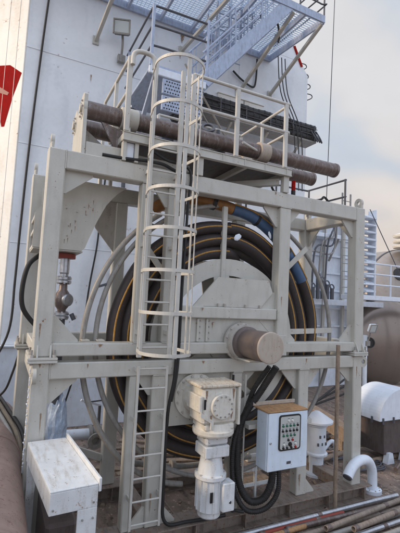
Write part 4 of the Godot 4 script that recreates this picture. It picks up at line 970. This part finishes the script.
# ------------------------------------------------------------------ gearbox, motor, cabinet, conduits
func drive_and_cabinet():
	var t := thing("drive_gearbox", Vector3(2.17, 1.4, 0.28), "cream gearbox with bolted round cover and hanging electric motor", "gearbox")
	var g: Material = M.gear
	lathe(t, "mounting_disc", Vector3(2.08, 1.78, -0.09), Vector3(0, 0, 1), [[0, 0.05], [0.30, 0.05], [0.30, 0.0]], g, 40)
	bolt_ring(t, Vector3(2.08, 1.78, -0.035), Vector3(0, 0, 1), 0.27, 12, 0.016)
	lathe(t, "neck", Vector3(2.12, 1.78, -0.04), Vector3(0, 0, 1), [[0.24, 0], [0.22, 0.14], [0, 0.14]], g, 32)
	bx(t, "housing", Vector3(1.93, 1.55, 0.09), Vector3(2.42, 2.0, 0.47), g, 0.03)
	bx(t, "top_plate", Vector3(1.87, 2.0, 0.06), Vector3(2.46, 2.035, 0.50), M.cream_rust, 0.008)
	bx(t, "side_rib", Vector3(2.42, 1.53, 0.40), Vector3(2.455, 2.0, 0.495), g, 0.006)
	bx(t, "side_rib", Vector3(1.885, 1.70, 0.10), Vector3(1.93, 1.9, 0.47), g, 0.01)
	prism(t, "rib", [Vector2(1.9, 1.72), Vector2(2.08, 1.60), Vector2(2.08, 1.50), Vector2(2.04, 1.50), Vector2(2.04, 1.58), Vector2(1.9, 1.66)], 0.492, 0.022, g)
	bx(t, "name_plate", Vector3(1.945, 1.74, 0.4705), Vector3(1.975, 1.86, 0.474), M.black, 0.001)
	var cv := lathe(t, "round_cover", Vector3(2.19, 1.77, 0.46), Vector3(0, 0, 1), [[0.155, 0], [0.155, 0.05], [0.148, 0.057], [0, 0.057]], g, 40)
	bolt_ring(cv, Vector3(2.19, 1.77, 0.518), Vector3(0, 0, 1), 0.125, 12, 0.011, M.grey_tube)
	lathe(t, "side_boss", Vector3(2.42, 1.80, 0.28), Vector3(1, 0, 0), [[0.1, 0], [0.1, 0.05], [0.06, 0.06], [0.06, 0.1], [0, 0.1]], g, 20)
	bx(t, "lower_block", Vector3(1.98, 1.47, 0.1), Vector3(2.40, 1.55, 0.46), g, 0.02)
	lathe(t, "bottom_flange", Vector3(2.19, 1.40, 0.28), Vector3.UP, [[0, 0], [0.255, 0], [0.265, 0.02], [0.265, 0.06], [0.235, 0.07], [0.21, 0.15], [0, 0.15]], g, 40)
	bolt_ring(t, Vector3(2.19, 1.40, 0.28), Vector3(0, -1, 0), 0.235, 12, 0.013)
	bx(t, "adapter_block", Vector3(2.03, 1.28, 0.14), Vector3(2.34, 1.40, 0.42), M.white_dirty, 0.02)
	bx(t, "adapter_block", Vector3(2.02, 1.13, 0.13), Vector3(2.36, 1.27, 0.43), M.white_dirty, 0.012)
	lathe(t, "bell_housing", Vector3(2.18, 0.86, 0.28), Vector3.UP, [[0.19, 0], [0.2, 0.01], [0.2, 0.05], [0.165, 0.06], [0.14, 0.2], [0.13, 0.28], [0, 0.28]], M.white_dirty, 32)
	bolt_ring(t, Vector3(2.18, 0.912, 0.28), Vector3(0, 1, 0), 0.182, 8, 0.014)
	lathe(t, "motor", Vector3(2.18, 0.40, 0.28), Vector3.UP, [[0, 0], [0.135, 0.0], [0.145, 0.015], [0.145, 0.07], [0.17, 0.085], [0.17, 0.46], [0, 0.46]], M.white_dirty, 36)
	for k in 14:
		var a := TAU * k / 14.0
		var c := Vector3(2.18 + 0.172 * cos(a), 0, 0.28 + 0.172 * sin(a))
		if cos(a) > 0.55: continue
		bar(t, "cooling_fin", c + Vector3(0, 0.49, 0), c + Vector3(0, 0.85, 0), 0.008, 0.02, M.white_dirty, Vector3(cos(a), 0, sin(a)), 0.001)
	for e in [[1.98, 1.9, 0.05, 0.14], [2.36, 1.9, 0.06, 0.16], [2.34, 1.66, 0.07, 0.15], [2.05, 1.62, 0.05, 0.1]]: stain(t, Vector3(e[0], e[1], 0.471), e[2], e[3], Vector3(0, 0, 1))
	bx(t, "terminal_box", Vector3(2.25, 0.50, 0.34), Vector3(2.42, 0.84, 0.50), M.white_dirty, 0.012)
	bx(t, "rating_plate", Vector3(2.10, 0.62, 0.4445), Vector3(2.15, 0.74, 0.456), M.black, 0.001)
	# cabinet
	var c := thing("control_cabinet", Vector3(3.22, 0.88, 0.36), "pale blue-white control cabinet with push-button panel on the frame", "cabinet")
	bx(c, "body", Vector3(2.89, 0.88, 0.23), Vector3(3.55, 1.63, 0.47), M.cabinet, 0.012)
	bx(c, "door", Vector3(2.895, 0.885, 0.472), Vector3(3.545, 1.625, 0.50), M.cabinet, 0.008)
	bx(c, "top_board", Vector3(2.875, 1.632, 0.18), Vector3(3.545, 1.65, 0.505), M.ochre, 0.004)
	bx(c, "back_angle", Vector3(2.86, 1.652, 0.15), Vector3(3.58, 1.70, 0.18), M.swivel_cap, 0.003)
	for x in [2.95, 3.45]: bx(c, "mounting_bar", Vector3(x, 0.8, 0.19), Vector3(x + 0.05, 1.62, 0.229), M.frame, 0.003)
	bx(c, "support_rail", Vector3(2.795, 1.34, 0.0), Vector3(3.9, 1.40, 0.188), M.frame, 0.004)
	var rr := func(w: float, h: float, r: float) -> PackedVector2Array:
		var o := PackedVector2Array()
		for e in [[1, 1, 0], [-1, 1, 90], [-1, -1, 180], [1, -1, 270]]:
			for k in 5:
				var a := deg_to_rad(e[2] + k * 22.5)
				o.append(Vector2(e[0] * (w / 2 - r) + r * cos(a), e[1] * (h / 2 - r) + r * sin(a)))
		return o
	var pc := Vector3(3.235, 1.365, 0.5)
	var fr := put(c, "panel_frame", prism_mesh(rr.call(0.36, 0.46, 0.04), 0.03), M.rubber, Transform3D(Basis(), pc + Vector3(0, 0, 0.014)))
	var pn := put(c, "button_panel", prism_mesh(rr.call(0.32, 0.42, 0.025), 0.01), plain(Color(0.72, 0.73, 0.72), 0.4), Transform3D(Basis(), pc + Vector3(0, 0, 0.017)))
	var gr := plain(Color(0.16, 0.40, 0.30), 0.35); var bk: Material = M.black; var rd := plain(Color(0.62, 0.13, 0.12), 0.35); var wt := plain(Color(0.85, 0.85, 0.82), 0.35)
	var rows := [[0.155, [[-0.03, wt], [0.03, wt]]], [0.09, [[-0.12, gr], [-0.06, gr], [0, gr], [0.06, gr], [0.12, bk]]], [0.025, [[-0.125, bk], [-0.065, bk], [-0.005, bk], [0.055, bk], [0.11, bk]]], [-0.035, [[-0.11, gr], [-0.05, gr], [0.01, gr], [0.07, gr]]], [-0.095, [[-0.03, bk], [0.04, rd]]], [-0.15, [[-0.1, wt], [0.0, bk], [0.09, wt]]], [-0.192, [[-0.11, bk], [-0.05, bk], [0.02, bk], [0.09, rd]]]]
	for r in rows:
		for b in r[1]:
			var big: bool = r[0] == -0.15 and b[1] == bk
			var rad := 0.024 if big else 0.0135
			var at: Vector3 = pc + Vector3(b[0], r[0], 0.017)
			var bt := lathe(c, "push_button", at, Vector3(0, 0, 1), [[rad * 1.25, 0], [rad * 1.25, 0.005], [rad, 0.006], [rad, 0.016], [rad * 0.8, 0.019], [0, 0.019]], b[1], 12)
			bx(c, "button_tag", at + Vector3(-0.016, 0.021, 0), at + Vector3(0.016, 0.027, 0.001), M.rubber, 0.0)
	for y in [1.02, 1.5]:
		rod(c, "hinge", Vector3(3.549, y, 0.486), Vector3(3.549, y + 0.07, 0.486), 0.009, M.chrome, 8)
	lathe(c, "door_lock", Vector3(2.93, 1.25, 0.5), Vector3(0, 0, 1), [[0.016, 0], [0.016, 0.008], [0.01, 0.012], [0, 0.012]], M.chrome, 14)
	for x in [3.02, 3.10, 3.18, 3.28]: lathe(c, "cable_gland", Vector3(x, 0.88, 0.35), Vector3(0, -1, 0), [[0.03, 0], [0.03, 0.02], [0.024, 0.022], [0.024, 0.045], [0, 0.045]], M.grey_tube, 6)
	bx(c, "rating_plate", Vector3(3.20, 0.955, 0.5), Vector3(3.27, 0.99, 0.504), M.steel_dark, 0.001)
	# corrugated conduits
	conduit([Vector3(3.10, 2.20, 0.35), Vector3(2.97, 1.86, 0.2), Vector3(2.76, 1.42, 0.06), Vector3(2.70, 0.95, 0.08), Vector3(2.73, 0.60, 0.12), Vector3(2.86, 0.40, 0.18), Vector3(3.02, 0.45, 0.27), Vector3(3.10, 0.66, 0.32), Vector3(3.10, 0.89, 0.34)], 0.048, "thick black corrugated conduit looping from swivel pipe into the cabinet")
	conduit([Vector3(3.02, 2.20, 0.30), Vector3(2.90, 1.90, 0.15), Vector3(2.84, 1.6, 0.05), Vector3(2.66, 1.2, 0.06), Vector3(2.62, 0.85, 0.08), Vector3(2.66, 0.52, 0.12), Vector3(2.8, 0.30, 0.2), Vector3(3.03, 0.33, 0.30), Vector3(3.18, 0.55, 0.36), Vector3(3.18, 0.89, 0.36)], 0.034, "second corrugated conduit strapped beside the thick one under the cabinet")
	var w := tube(self, "white_conduit", [Vector3(2.82, 2.05, 0.03), Vector3(2.82, 0.24, 0.03)], 0.014, M.cage, 8)
	solo(w, "slim white conduit running straight down beside the black ones", "conduit")
	var cp := tube(self, "clamp_cable", smooth([Vector3(2.35, 0.62, 0.5), Vector3(2.5, 0.4, 0.3), Vector3(2.62, 0.33, 0.2), Vector3(2.74, 0.3, 0.22)]), 0.02, M.rubber, 7)
	solo(cp, "short black cable from the motor box to the conduit loop", "cable")
	var wire := tube(self, "panel_cable", smooth([Vector3(2.62, 2.05, 0.02), Vector3(2.61, 1.7, 0.03), Vector3(2.60, 1.2, 0.03)]), 0.016, M.rubber, 7)
	solo(wire, "thin black cable dropping beside the gearbox rib", "cable")
func conduit(pts: Array, r: float, label: String):
	var p := smooth(pts, 9)
	var o := tube(self, "corrugated_conduit", p, r * 0.93, M.rubber, 12)
	solo(o, label, "conduit")
	var c := Curve3D.new()
	for v in p: c.add_point(v)
	var st := SurfaceTool.new(); st.begin(Mesh.PRIMITIVE_TRIANGLES)
	var l := c.get_baked_length(); var d := 0.01
	var ring := lathe_mesh([[0.5, -0.42], [0.93, -0.42], [1.06, 0], [0.93, 0.42], [0.5, 0.42]], 12)
	while d < l - 0.02:
		var a := c.sample_baked(d); var b := c.sample_baked(d + 0.01)
		var bs := axis_basis(b - a)
		st.append_from(ring, 0, Transform3D(Basis(bs.x * r, bs.y * 0.024, bs.z * r), a))
		d += 0.026
	var k := put(o, "corrugation", st.commit(), M.rubber, Transform3D())
	k.set_meta("kind", "stuff")

# ------------------------------------------------------------------ other things on the deck
func deck_things():
	# white tray step in front of the column
	var t := thing("white_step", Vector3(0.3, 0, 0.7), "dirty white sheet-metal step table with a raised side lip", "table")
	var bs := Basis(Vector3.UP, deg_to_rad(4.8)); var o := Vector3(0.13, 0, 1.30)
	var loc := func(a: Vector3, b: Vector3, nm: String, bev := 0.006):
		return put(t, nm, box_mesh((b - a).abs(), bev), M.white_dirty, Transform3D(bs, o + bs * ((a + b) * 0.5)))
	loc.call(Vector3(0, 1.415, -1.26), Vector3(0.405, 1.43, 0), "top_sheet", 0.004)
	loc.call(Vector3(0, 1.235, -0.015), Vector3(0.405, 1.414, 0), "front_apron", 0.004)
	loc.call(Vector3(0, 1.235, -1.26), Vector3(0.012, 1.414, -0.016), "side_apron", 0.003)
	loc.call(Vector3(0.393, 1.235, -1.26), Vector3(0.405, 1.414, -0.016), "side_apron", 0.003)
	loc.call(Vector3(0.406, 1.36, -1.28), Vector3(0.43, 1.475, 0.01), "side_lip", 0.004)
	loc.call(Vector3(0.235, 0.0, -0.015), Vector3(0.405, 1.234, 0), "leg", 0.004)
	for e in [[0.0, -1.2], [0.31, -1.2]]:
		loc.call(Vector3(e[0], 0.0, e[1]), Vector3(e[0] + 0.09, 1.234, e[1] + 0.05), "leg", 0.004)
	for e in [[0.03, 1.28], [0.37, 1.28], [0.28, 1.15], [0.37, 1.15]]: bolt(t, o + bs * Vector3(e[0], e[1], 0.0), bs.z, 0.009, M.grey_tube)
	# things in the dark below it
	var pmp := thing("bilge_pump", Vector3(0.3, 0, 0.6), "small dark pump with bolted flanges under the white step", "pump")
	lathe(pmp, "body", Vector3(0.28, 0.2, 0.55), Vector3.UP, [[0.2, -0.2], [0.2, -0.15], [0.12, -0.12], [0.14, 0.3], [0.18, 0.32], [0.18, 0.37], [0, 0.37]], M.steel_dark, 20)
	bolt_ring(pmp, Vector3(0.28, 0.57, 0.55), Vector3.UP, 0.15, 8, 0.018, M.white)
	bx(pmp, "casing", Vector3(0.16, 0.02, 0.15), Vector3(0.44, 0.98, 0.95), M.dark_box, 0.03)
	for k in 5: bolt(pmp, Vector3(0.2 + k * 0.05, 0.5 + (k % 3) * 0.14, 0.952), Vector3(0, 0, 1), 0.02, M.grey_tube)
	rod(pmp, "shaft_cover", Vector3(0.28, 0.5, 0.55), Vector3(0.28, 0.95, 0.55), 0.06, M.steel_dark)
	# brown deck main along the side
	var p := thing("deck_main_pipe", Vector3(-0.33, 0.6, 1.0), "fat pinkish-brown deck pipe with a joint band beside the white step", "pipe")
	rod(p, "pipe", Vector3(-0.33, 1.0, -2.4), Vector3(-0.33, 1.0, 3.2), 0.33, M.brown_pipe, 40)
	for z in [1.55, -0.6]:
		lathe(p, "joint_band", Vector3(-0.33, 1.0, z), Vector3(0, 0, 1), [[0.32, -0.02], [0.342, -0.02], [0.342, 0.02], [0.32, 0.02]], M.brown_pipe, 40)
	for z in [-1.8, 0.2, 2.4]: bx(p, "saddle", Vector3(-0.55, 0, z), Vector3(-0.11, 0.72, z + 0.12), M.dark_box)
	for k in 3:
		var c := tube(self, "shore_cable", smooth([Vector3(-0.6 + k * 0.03, 1.45, -4.4), Vector3(-0.45 + k * 0.06, 1.40, -2.8), Vector3(-0.28 + k * 0.07, 1.36, -1.6), Vector3(-0.1 + k * 0.07, 1.2, -0.9), Vector3(0.0 + k * 0.03, 0.8, -0.75), Vector3(0.02, 0.1, -0.7)]), 0.028, [M.grey_tube, M.rope, M.rubber][k], 7)
		solo(c, ["grey cable draped over the brown deck pipe", "tan cable draped over the brown deck pipe", "black cable draped over the brown deck pipe"][k], "cable")
	# hose loop by the column
	var hl := tube(self, "hose_loop", smooth([Vector3(0.05, 3.55, -0.75), Vector3(-0.08, 3.4, -0.7), Vector3(-0.13, 3.1, -0.7), Vector3(-0.10, 2.85, -0.72), Vector3(0.05, 2.65, -0.75), Vector3(0.2, 2.52, -0.7)]), 0.03, M.rubber, 8)
	solo(hl, "black rubber hose looping out beside the frame column", "hose")
	var bl := tube(self, "cable_loop", smooth([Vector3(-0.05, 2.28, -1.45), Vector3(-0.13, 1.9, -1.5), Vector3(-0.22, 1.62, -1.6), Vector3(-0.4, 1.5, -1.7), Vector3(-0.8, 1.5, -1.9)]), 0.016, M.rubber, 7)
	solo(bl, "thin black cable hanging in a curve behind the frame column", "cable")
	# valve string under the curved bracket
	var v := thing("valve_string", Vector3(0.36, 2.5, -0.75), "upright pipe string with red flange and round valve under the curved bracket", "valve")
	var ax := Vector3(0.37, 0, -0.72)
	lathe(v, "red_flange", ax + Vector3(0, 3.54, 0), Vector3.UP, [[0, -0.01], [0.13, -0.01], [0.13, 0.05], [0, 0.05]], M.red_oxide, 28)
	lathe(v, "upper_pipe", ax + Vector3(0, 3.24, 0), Vector3.UP, [[0.055, 0], [0.055, 0.08], [0.062, 0.10], [0.062, 0.29]], M.chrome, 24)
	for y in [3.20, 2.73]:
		for e in [0.0, 0.045]:
			lathe(v, "flange", ax + Vector3(0, y + e, 0), Vector3.UP, [[0, 0], [0.095, 0], [0.1, 0.004], [0.1, 0.032], [0.095, 0.036], [0, 0.036]], M.chrome, 24)
		bolt_ring(v, ax + Vector3(0, y + 0.08, 0), Vector3.UP, 0.08, 6, 0.014, M.chrome)
		bolt_ring(v, ax + Vector3(0, y, 0), Vector3(0, -1, 0), 0.08, 6, 0.014, M.chrome)
	lathe(v, "valve_body", ax + Vector3(0, 2.98, 0), Vector3.UP, [[0.05, -0.19], [0.055, -0.13], [0.085, -0.09], [0.10, 0], [0.085, 0.09], [0.055, 0.13], [0.05, 0.23]], M.rust_pipe, 28, true)
	lathe(v, "valve_cover", ax + Vector3(0.05, 2.98, 0.05), Vector3(0.6, 0, 1), [[0.085, 0], [0.085, 0.03], [0.07, 0.045], [0, 0.05]], M.chrome, 24)
	rod(v, "handle_stub", ax + Vector3(0.12, 2.80, 0.05), ax + Vector3(0.16, 2.72, 0.06), 0.03, M.steel_dark)
	rod(v, "lower_pipe", ax + Vector3(0, 0.0, 0), ax + Vector3(0, 2.73, 0), 0.055, M.steel_dark, 24)
	# white pipe with valve near the wall
	var w := thing("drain_valve", Vector3(1.3, 0.2, -3.0), "white pipe ending in a grey flanged valve with lever near the wall", "valve")
	rod(w, "white_pipe", Vector3(0.2, 0.47, -3.0), Vector3(1.32, 0.44, -3.0), 0.1, M.white, 24)
	lathe(w, "flange", Vector3(1.32, 0.44, -3.0), Vector3(1, 0, 0), [[0, 0], [0.17, 0], [0.17, 0.05], [0, 0.05]], M.grey_tube, 24)
	lathe(w, "body", Vector3(1.37, 0.44, -3.0), Vector3(1, 0, 0), [[0.1, 0], [0.15, 0.1], [0.15, 0.2], [0.1, 0.3]], M.grey_tube, 20)
	lathe(w, "open_flange", Vector3(1.42, 0.36, -2.86), Vector3(0.1, -0.1, 1), [[0.07, -0.1], [0.07, 0.03], [0.15, 0.03], [0.15, 0.07], [0.08, 0.07], [0.06, 0.0], [0, 0.0]], M.grey_tube, 24)
	rod(w, "stem", Vector3(1.5, 0.5, -3.0), Vector3(1.5, 0.95, -3.0), 0.03, M.steel_dark)
	bar(w, "lever", Vector3(1.52, 0.95, -3.0), Vector3(1.12, 1.1, -2.9), 0.03, 0.04, M.white)
	rod(w, "rod_arm", Vector3(1.2, 1.04, -2.95), Vector3(1.9, 1.08, -2.95), 0.015, M.steel_dark)
	# plastic-wrapped item behind the lower column
	var pw := put(self, "wrapped_parcel", blob_mesh(Vector3(0.19, 0.60, 0.18), 12), M.plastic, Transform3D(Basis(), Vector3(0.42, 1.36, -0.72)))
	solo(pw, "blue-white plastic wrapped parcel behind the lower frame column", "parcel")
	# return pipes across the reel's foot
	var rp := tube(self, "return_pipe", smooth([Vector3(1.28, 0.82, -0.66), Vector3(1.5, 0.74, -0.72), Vector3(1.9, 0.62, -0.78), Vector3(2.4, 0.55, -0.8), Vector3(3.5, 0.55, -0.8)]), 0.042, M.grey_tube, 10)
	solo(rp, "grey pipe curving low behind the ladder and motor", "pipe")
	lathe(rp, "flange", Vector3(2.12, 0.59, -0.79), Vector3(1, -0.1, 0), [[0, -0.03], [0.085, -0.03], [0.085, 0.03], [0, 0.03]], M.grey_tube, 16)
	# leaning pole
	var pl := rod(self, "scaffold_pole", Vector3(4.41, 0.02, 0.17), Vector3(4.47, 2.46, 0.11), 0.032, M.wood, 12)
	solo(pl, "tan scaffold pole propped upright against the lower beam", "pole")
	# gooseneck vent
	var g := thing("gooseneck_vent", Vector3(5.47, 0, -0.06), "glossy white gooseneck vent pipe bent over beside the frame foot", "vent pipe")
	tube(g, "pipe", smooth([Vector3(5.47, 0.0, -0.06), Vector3(5.47, 0.2, -0.06), Vector3(5.44, 0.38, -0.05), Vector3(5.32, 0.53, -0.02), Vector3(5.14, 0.59, 0.02), Vector3(4.95, 0.57, 0.05), Vector3(4.80, 0.50, 0.09), Vector3(4.71, 0.42, 0.12)], 6), 0.078, M.white, 20)
	lathe(g, "flange", Vector3(5.47, 0.0, -0.06), Vector3.UP, [[0, 0.0], [0.15, 0.0], [0.15, 0.025], [0.15, 0.055], [0.08, 0.06]], M.white, 28)
	bolt_ring(g, Vector3(5.47, 0.055, -0.06), Vector3.UP, 0.12, 8, 0.012)
	lathe(g, "mouth", Vector3(4.704, 0.415, 0.122), Vector3(-0.72, -0.62, 0.23), [[0, 0.0], [0.066, 0.0], [0.066, 0.008]], M.steel_dark, 20)
	# mushroom ventilator with cone cap
	var m := thing("cone_ventilator", Vector3(5.1, 0, -1.0), "white round ventilator with conical cap standing behind the cabinet", "ventilator")
	var q := Vector3(5.05, 0, -0.95)
	lathe(m, "foot", q, Vector3.UP, [[0.22, 0], [0.22, 0.04], [0.13, 0.05], [0.13, 0.36]], M.white, 28)
	lathe(m, "body", q + Vector3(0, 0.36, 0), Vector3.UP, [[0, 0], [0.20, 0], [0.20, 0.03], [0.17, 0.05], [0.17, 0.50], [0.2, 0.52], [0.2, 0.58], [0.17, 0.6]], M.white, 28)
	lathe(m, "cone_cap", q + Vector3(0, 0.95, 0), Vector3.UP, [[0, -0.01], [0.29, -0.01], [0.29, 0.02], [0.05, 0.17], [0, 0.18]], M.white, 28)
	for k in 6: bx(m, "slot", q + Vector3(-0.12 + k * 0.045, 0.55 + (k % 2) * 0.13, 0.15), q + Vector3(-0.09 + k * 0.045, 0.60 + (k % 2) * 0.13, 0.172), M.steel_dark, 0.002)
	tube(m, "side_pipe", smooth([q + Vector3(0.16, 0.45, 0.05), q + Vector3(0.32, 0.56, 0.05), q + Vector3(0.42, 0.45, 0.05), q + Vector3(0.42, 0.05, 0.05)], 5), 0.035, M.white, 10)
	# barrel-vaulted hood vent
	var h := thing("hood_vent", Vector3(7.1, 0, -1.1), "white half-barrel hood vent on a dark box pedestal", "vent")
	var arcp := [Vector2(6.53, 0.84)]
	for k in 31:
		var a := deg_to_rad(180.0 - k * 6.0)
		arcp.append(Vector2(7.24 + 0.71 * cos(a), 0.86 + 0.58 * sin(a)))
	arcp.append(Vector2(7.95, 0.84))
	prism(h, "hood", arcp, -0.80, 0.75, M.white)
	for x in [6.6, 6.9, 7.25, 7.6]: bx(h, "clip", Vector3(x, 0.78, -0.80), Vector3(x + 0.04, 0.90, -0.78), M.steel_dark, 0.003)
	for z in [-1.0, -1.3]: bx(h, "clip", Vector3(6.51, 0.78, z), Vector3(6.53, 0.90, z + 0.04), M.steel_dark, 0.003)
	bx(h, "pedestal", Vector3(6.72, 0.16, -1.45), Vector3(7.75, 0.838, -0.85), M.dark_box, 0.01)
	for x in [6.74, 7.2, 7.55]: prism(h, "foot", [Vector2(x, 0), Vector2(x + 0.2, 0), Vector2(x + 0.15, 0.2), Vector2(x + 0.05, 0.2)], -0.78, 0.12, M.white)

func clutter():
	# loose pipes stacked on the deck before the frame
	var spec := [
		[Vector3(1.75, 0.06, 0.30), Vector3(5.66, 0.06, 0.27), 0.035, M.chrome, "bright galvanised pipe, longest of the loose stack on deck"],
		[Vector3(2.2, 0.05, 0.48), Vector3(3.62, 0.05, 0.42), 0.034, M.ochre, "orange rusty pipe among the loose stack on deck"],
		[Vector3(3.3, 0.05, 0.40), Vector3(5.75, 0.05, 0.44), 0.036, M.rust_pipe, "dark rusty pipe lying tight beside the bright galvanised one"],
		[Vector3(2.6, 0.05, 0.60), Vector3(5.6, 0.05, 0.56), 0.036, M.pipe_tan, "brownish-grey pipe across the middle of the loose stack"],
		[Vector3(3.1, 0.05, 0.74), Vector3(5.2, 0.05, 0.67), 0.036, M.grey_tube, "dull grey pipe across the middle of the loose stack"],
		[Vector3(3.72, 0.14, 0.70), Vector3(5.55, 0.14, 0.50), 0.036, M.pipe_tan, "tan pipe laid crosswise on top of the loose stack"],
		[Vector3(3.4, 0.05, 0.88), Vector3(5.4, 0.05, 0.80), 0.036, M.chrome, "mottled silver pipe beside the tan crossing pipe"],
		[Vector3(4.05, 0.15, 0.86), Vector3(5.6, 0.15, 0.70), 0.036, M.pipe_tan, "short tan-brown pipe resting on top of the loose stack"],
		[Vector3(3.9, 0.05, 1.02), Vector3(5.8, 0.05, 0.94), 0.038, M.grey_tube, "scratched grey pipe at the outer side of the loose stack"],
		[Vector3(4.3, 0.05, 1.16), Vector3(5.9, 0.05, 1.08), 0.036, M.pipe_tan, "outermost tan pipe of the loose stack"],
		[Vector3(2.9, 0.05, 0.36), Vector3(4.4, 0.05, 0.345), 0.03, M.red_oxide, "thin red-brown pipe wedged behind the loose stack"],
		[Vector3(4.5, 0.05, 1.30), Vector3(6.2, 0.05, 1.22), 0.05, M.brown_pipe, "thick brown pipe lying apart beyond the loose stack"]]
	for s in spec:
		var d: Vector3 = (s[1] - s[0]).normalized()
		var t := thing("loose_pipe", (s[0] + s[1]) * 0.5 - Vector3(0, s[2], 0), s[4], "pipe", "loose pipes on the deck")
		var bs := axis_basis(d); var l: float = s[0].distance_to(s[1]); var r: float = s[2]
		lathe(t, "tube", (s[0] + s[1]) * 0.5, d, [[r * 0.86, -l / 2 + 0.3], [r * 0.86, -l / 2], [r, -l / 2], [r, l / 2], [r * 0.86, l / 2], [r * 0.86, l / 2 - 0.3]], s[3], 18)
		for k in 2:
			var c: Vector3 = s[0].lerp(s[1], 0.0 if k == 0 else rng.randf_range(0.5, 0.8))
			lathe(t, "coupling", c + d * 0.05, d, [[r, -0.04], [r * 1.16, -0.035], [r * 1.16, 0.035], [r, 0.04]], M.rust_pipe, 18)
	# planks and dunnage below and behind the reel
	var n := 0
	for k in 16:
		var a := rng.randf_range(-0.5, 0.5) + (PI / 2 if k % 3 == 0 else 0.0)
		var c := Vector3(rng.randf_range(0.7, 3.4), 0.03 + (k % 3) * 0.045, rng.randf_range(-3.6, -1.7))
		var b := put(self, "timber_plank", box_mesh(Vector3(rng.randf_range(0.6, 1.5), 0.04, 0.14), 0.004), M.wood if k % 4 else M.deck_steel, Transform3D(Basis(Vector3.UP, a), c))
		solo(b, "weathered timber plank strewn on the deck behind the reel", "plank", "planks strewn behind the reel")
	for k in 22:
		var a := rng.randf_range(-0.7, 0.7)
		var c := Vector3(rng.randf_range(5.4, 8.6), 0.04 + (k % 2) * 0.05, rng.randf_range(-3.8, -0.7))
		var l := rng.randf_range(0.8, 2.4); var d := Vector3(cos(a), 0, sin(a))
		var b := rod(self, "scrap_rod", c - d * l / 2, c + d * l / 2, rng.randf_range(0.02, 0.05), [M.rust_pipe, M.brown_pipe, M.wood][k % 3], 8)
		solo(b, "rusty scrap rod lying on the deck beyond the frame", "rod", "scrap rods beyond the frame")
	for k in 7:
		var c := Vector3(rng.randf_range(5.9, 8.2), 0.04, rng.randf_range(-2.6, -0.6))
		var pts := []
		var r0 := rng.randf_range(0.25, 0.5)
		for i in 40:
			var th := i * 0.42; var r := r0 * (0.75 + 0.2 * sin(i * 0.9 + k) + 0.06 * (i % 3))
			pts.append(c + Vector3(cos(th) * r * 1.5, 0.015 * (i / 15) + 0.01 * sin(i * 1.7), sin(th) * r))
		var b := tube(self, "rope_coil", smooth(pts, 3), 0.016, M.rope if k % 2 else M.steel_dark, 6)
		solo(b, "tangled coil of %s on the brown deck by the hood vent" % ("tan rope" if k % 2 else "dark wire"), "rope", "coils on the deck")
	var db := SurfaceTool.new(); db.begin(Mesh.PRIMITIVE_TRIANGLES)
	for k in 420:
		var p := Vector3(rng.randf_range(-0.2, 9.5), 0.006, rng.randf_range(-4.6, 1.6))
		var sc := rng.randf_range(0.012, 0.05) * (1.0 if k % 9 else 2.0)
		db.append_from(box_mesh(Vector3(1, 1, 1), 0.2), 0, Transform3D(Basis(Vector3(rng.randf() - 0.5, 1, rng.randf() - 0.5).normalized(), rng.randf() * TAU) * Basis.from_scale(Vector3(sc * rng.randf_range(1.0, 3.0), sc * 0.4, sc)), p))
	var dm := put(self, "deck_litter", db.commit(), M.wood, Transform3D())
	dm.set_meta("kind", "stuff"); dm.set_meta("label", "scattered chips and scraps littering the brown deck"); dm.set_meta("category", "litter")
	# small frames and boxes under the reel
	var cr := thing("steel_crate", Vector3(3.3, 0.02, -0.6), "low pale steel crate frame on the deck under the cabinet", "crate")
	for y in [0.30, 0.52]:
		bar(cr, "rail", Vector3(2.95, y, -0.42), Vector3(3.75, y, -0.42), 0.03, 0.05, M.white_dirty)
		bar(cr, "rail", Vector3(2.95, y, -0.9), Vector3(3.75, y, -0.9), 0.03, 0.05, M.white_dirty)
	for x in [2.95, 3.35, 3.75]:
		for z in [-0.42, -0.9]: bar(cr, "post", Vector3(x, 0.0, z), Vector3(x, 0.545, z), 0.04, 0.04, M.white_dirty, Vector3(1, 0, 0))
	bx(cr, "floor_board", Vector3(2.97, 0.27, -0.88), Vector3(3.73, 0.285, -0.44), M.wood)
	var tb := thing("timber_beam", Vector3(6.6, 0.0, -2.4), "heavy brown timber beam on blocks behind the cone ventilator", "beam")
	bar(tb, "beam", Vector3(6.95, 0.42, -3.6), Vector3(6.30, 0.42, -1.25), 0.26, 0.28, M.wood)
	for e in [Vector3(6.85, 0, -3.2), Vector3(6.38, 0, -1.55)]: bx(tb, "block", e + Vector3(-0.15, 0, -0.08), e + Vector3(0.15, 0.278, 0.08), M.wood)
	for k in 6:
		var x := rng.randf_range(8.5, 12.0); var s := rng.randf_range(0.3, 0.7)
		var b := put(self, "deck_box", box_mesh(Vector3(s, s * 0.8, s), 0.02), [M.dark_box, M.brown_pipe, M.white_dirty][k % 3], Transform3D(Basis(Vector3.UP, rng.randf() * 2.0), Vector3(x, s * 0.4, rng.randf_range(-4.6, -2.0))))
		solo(b, "%s equipment box on the deck before the white deck house" % ["dark", "brown", "white"][k % 3], "box", "equipment boxes by the deck house")
	for k in 3:
		var d := rod(self, "deck_cable", Vector3(5.6 + k * 0.5, 0.03, -3.6), Vector3(9.8, 0.5 + k * 0.3, -4.4), 0.03, M.rubber, 7)
		solo(d, "dark hose stretched across the deck beyond the frame", "hose", "hoses stretched across the deck")
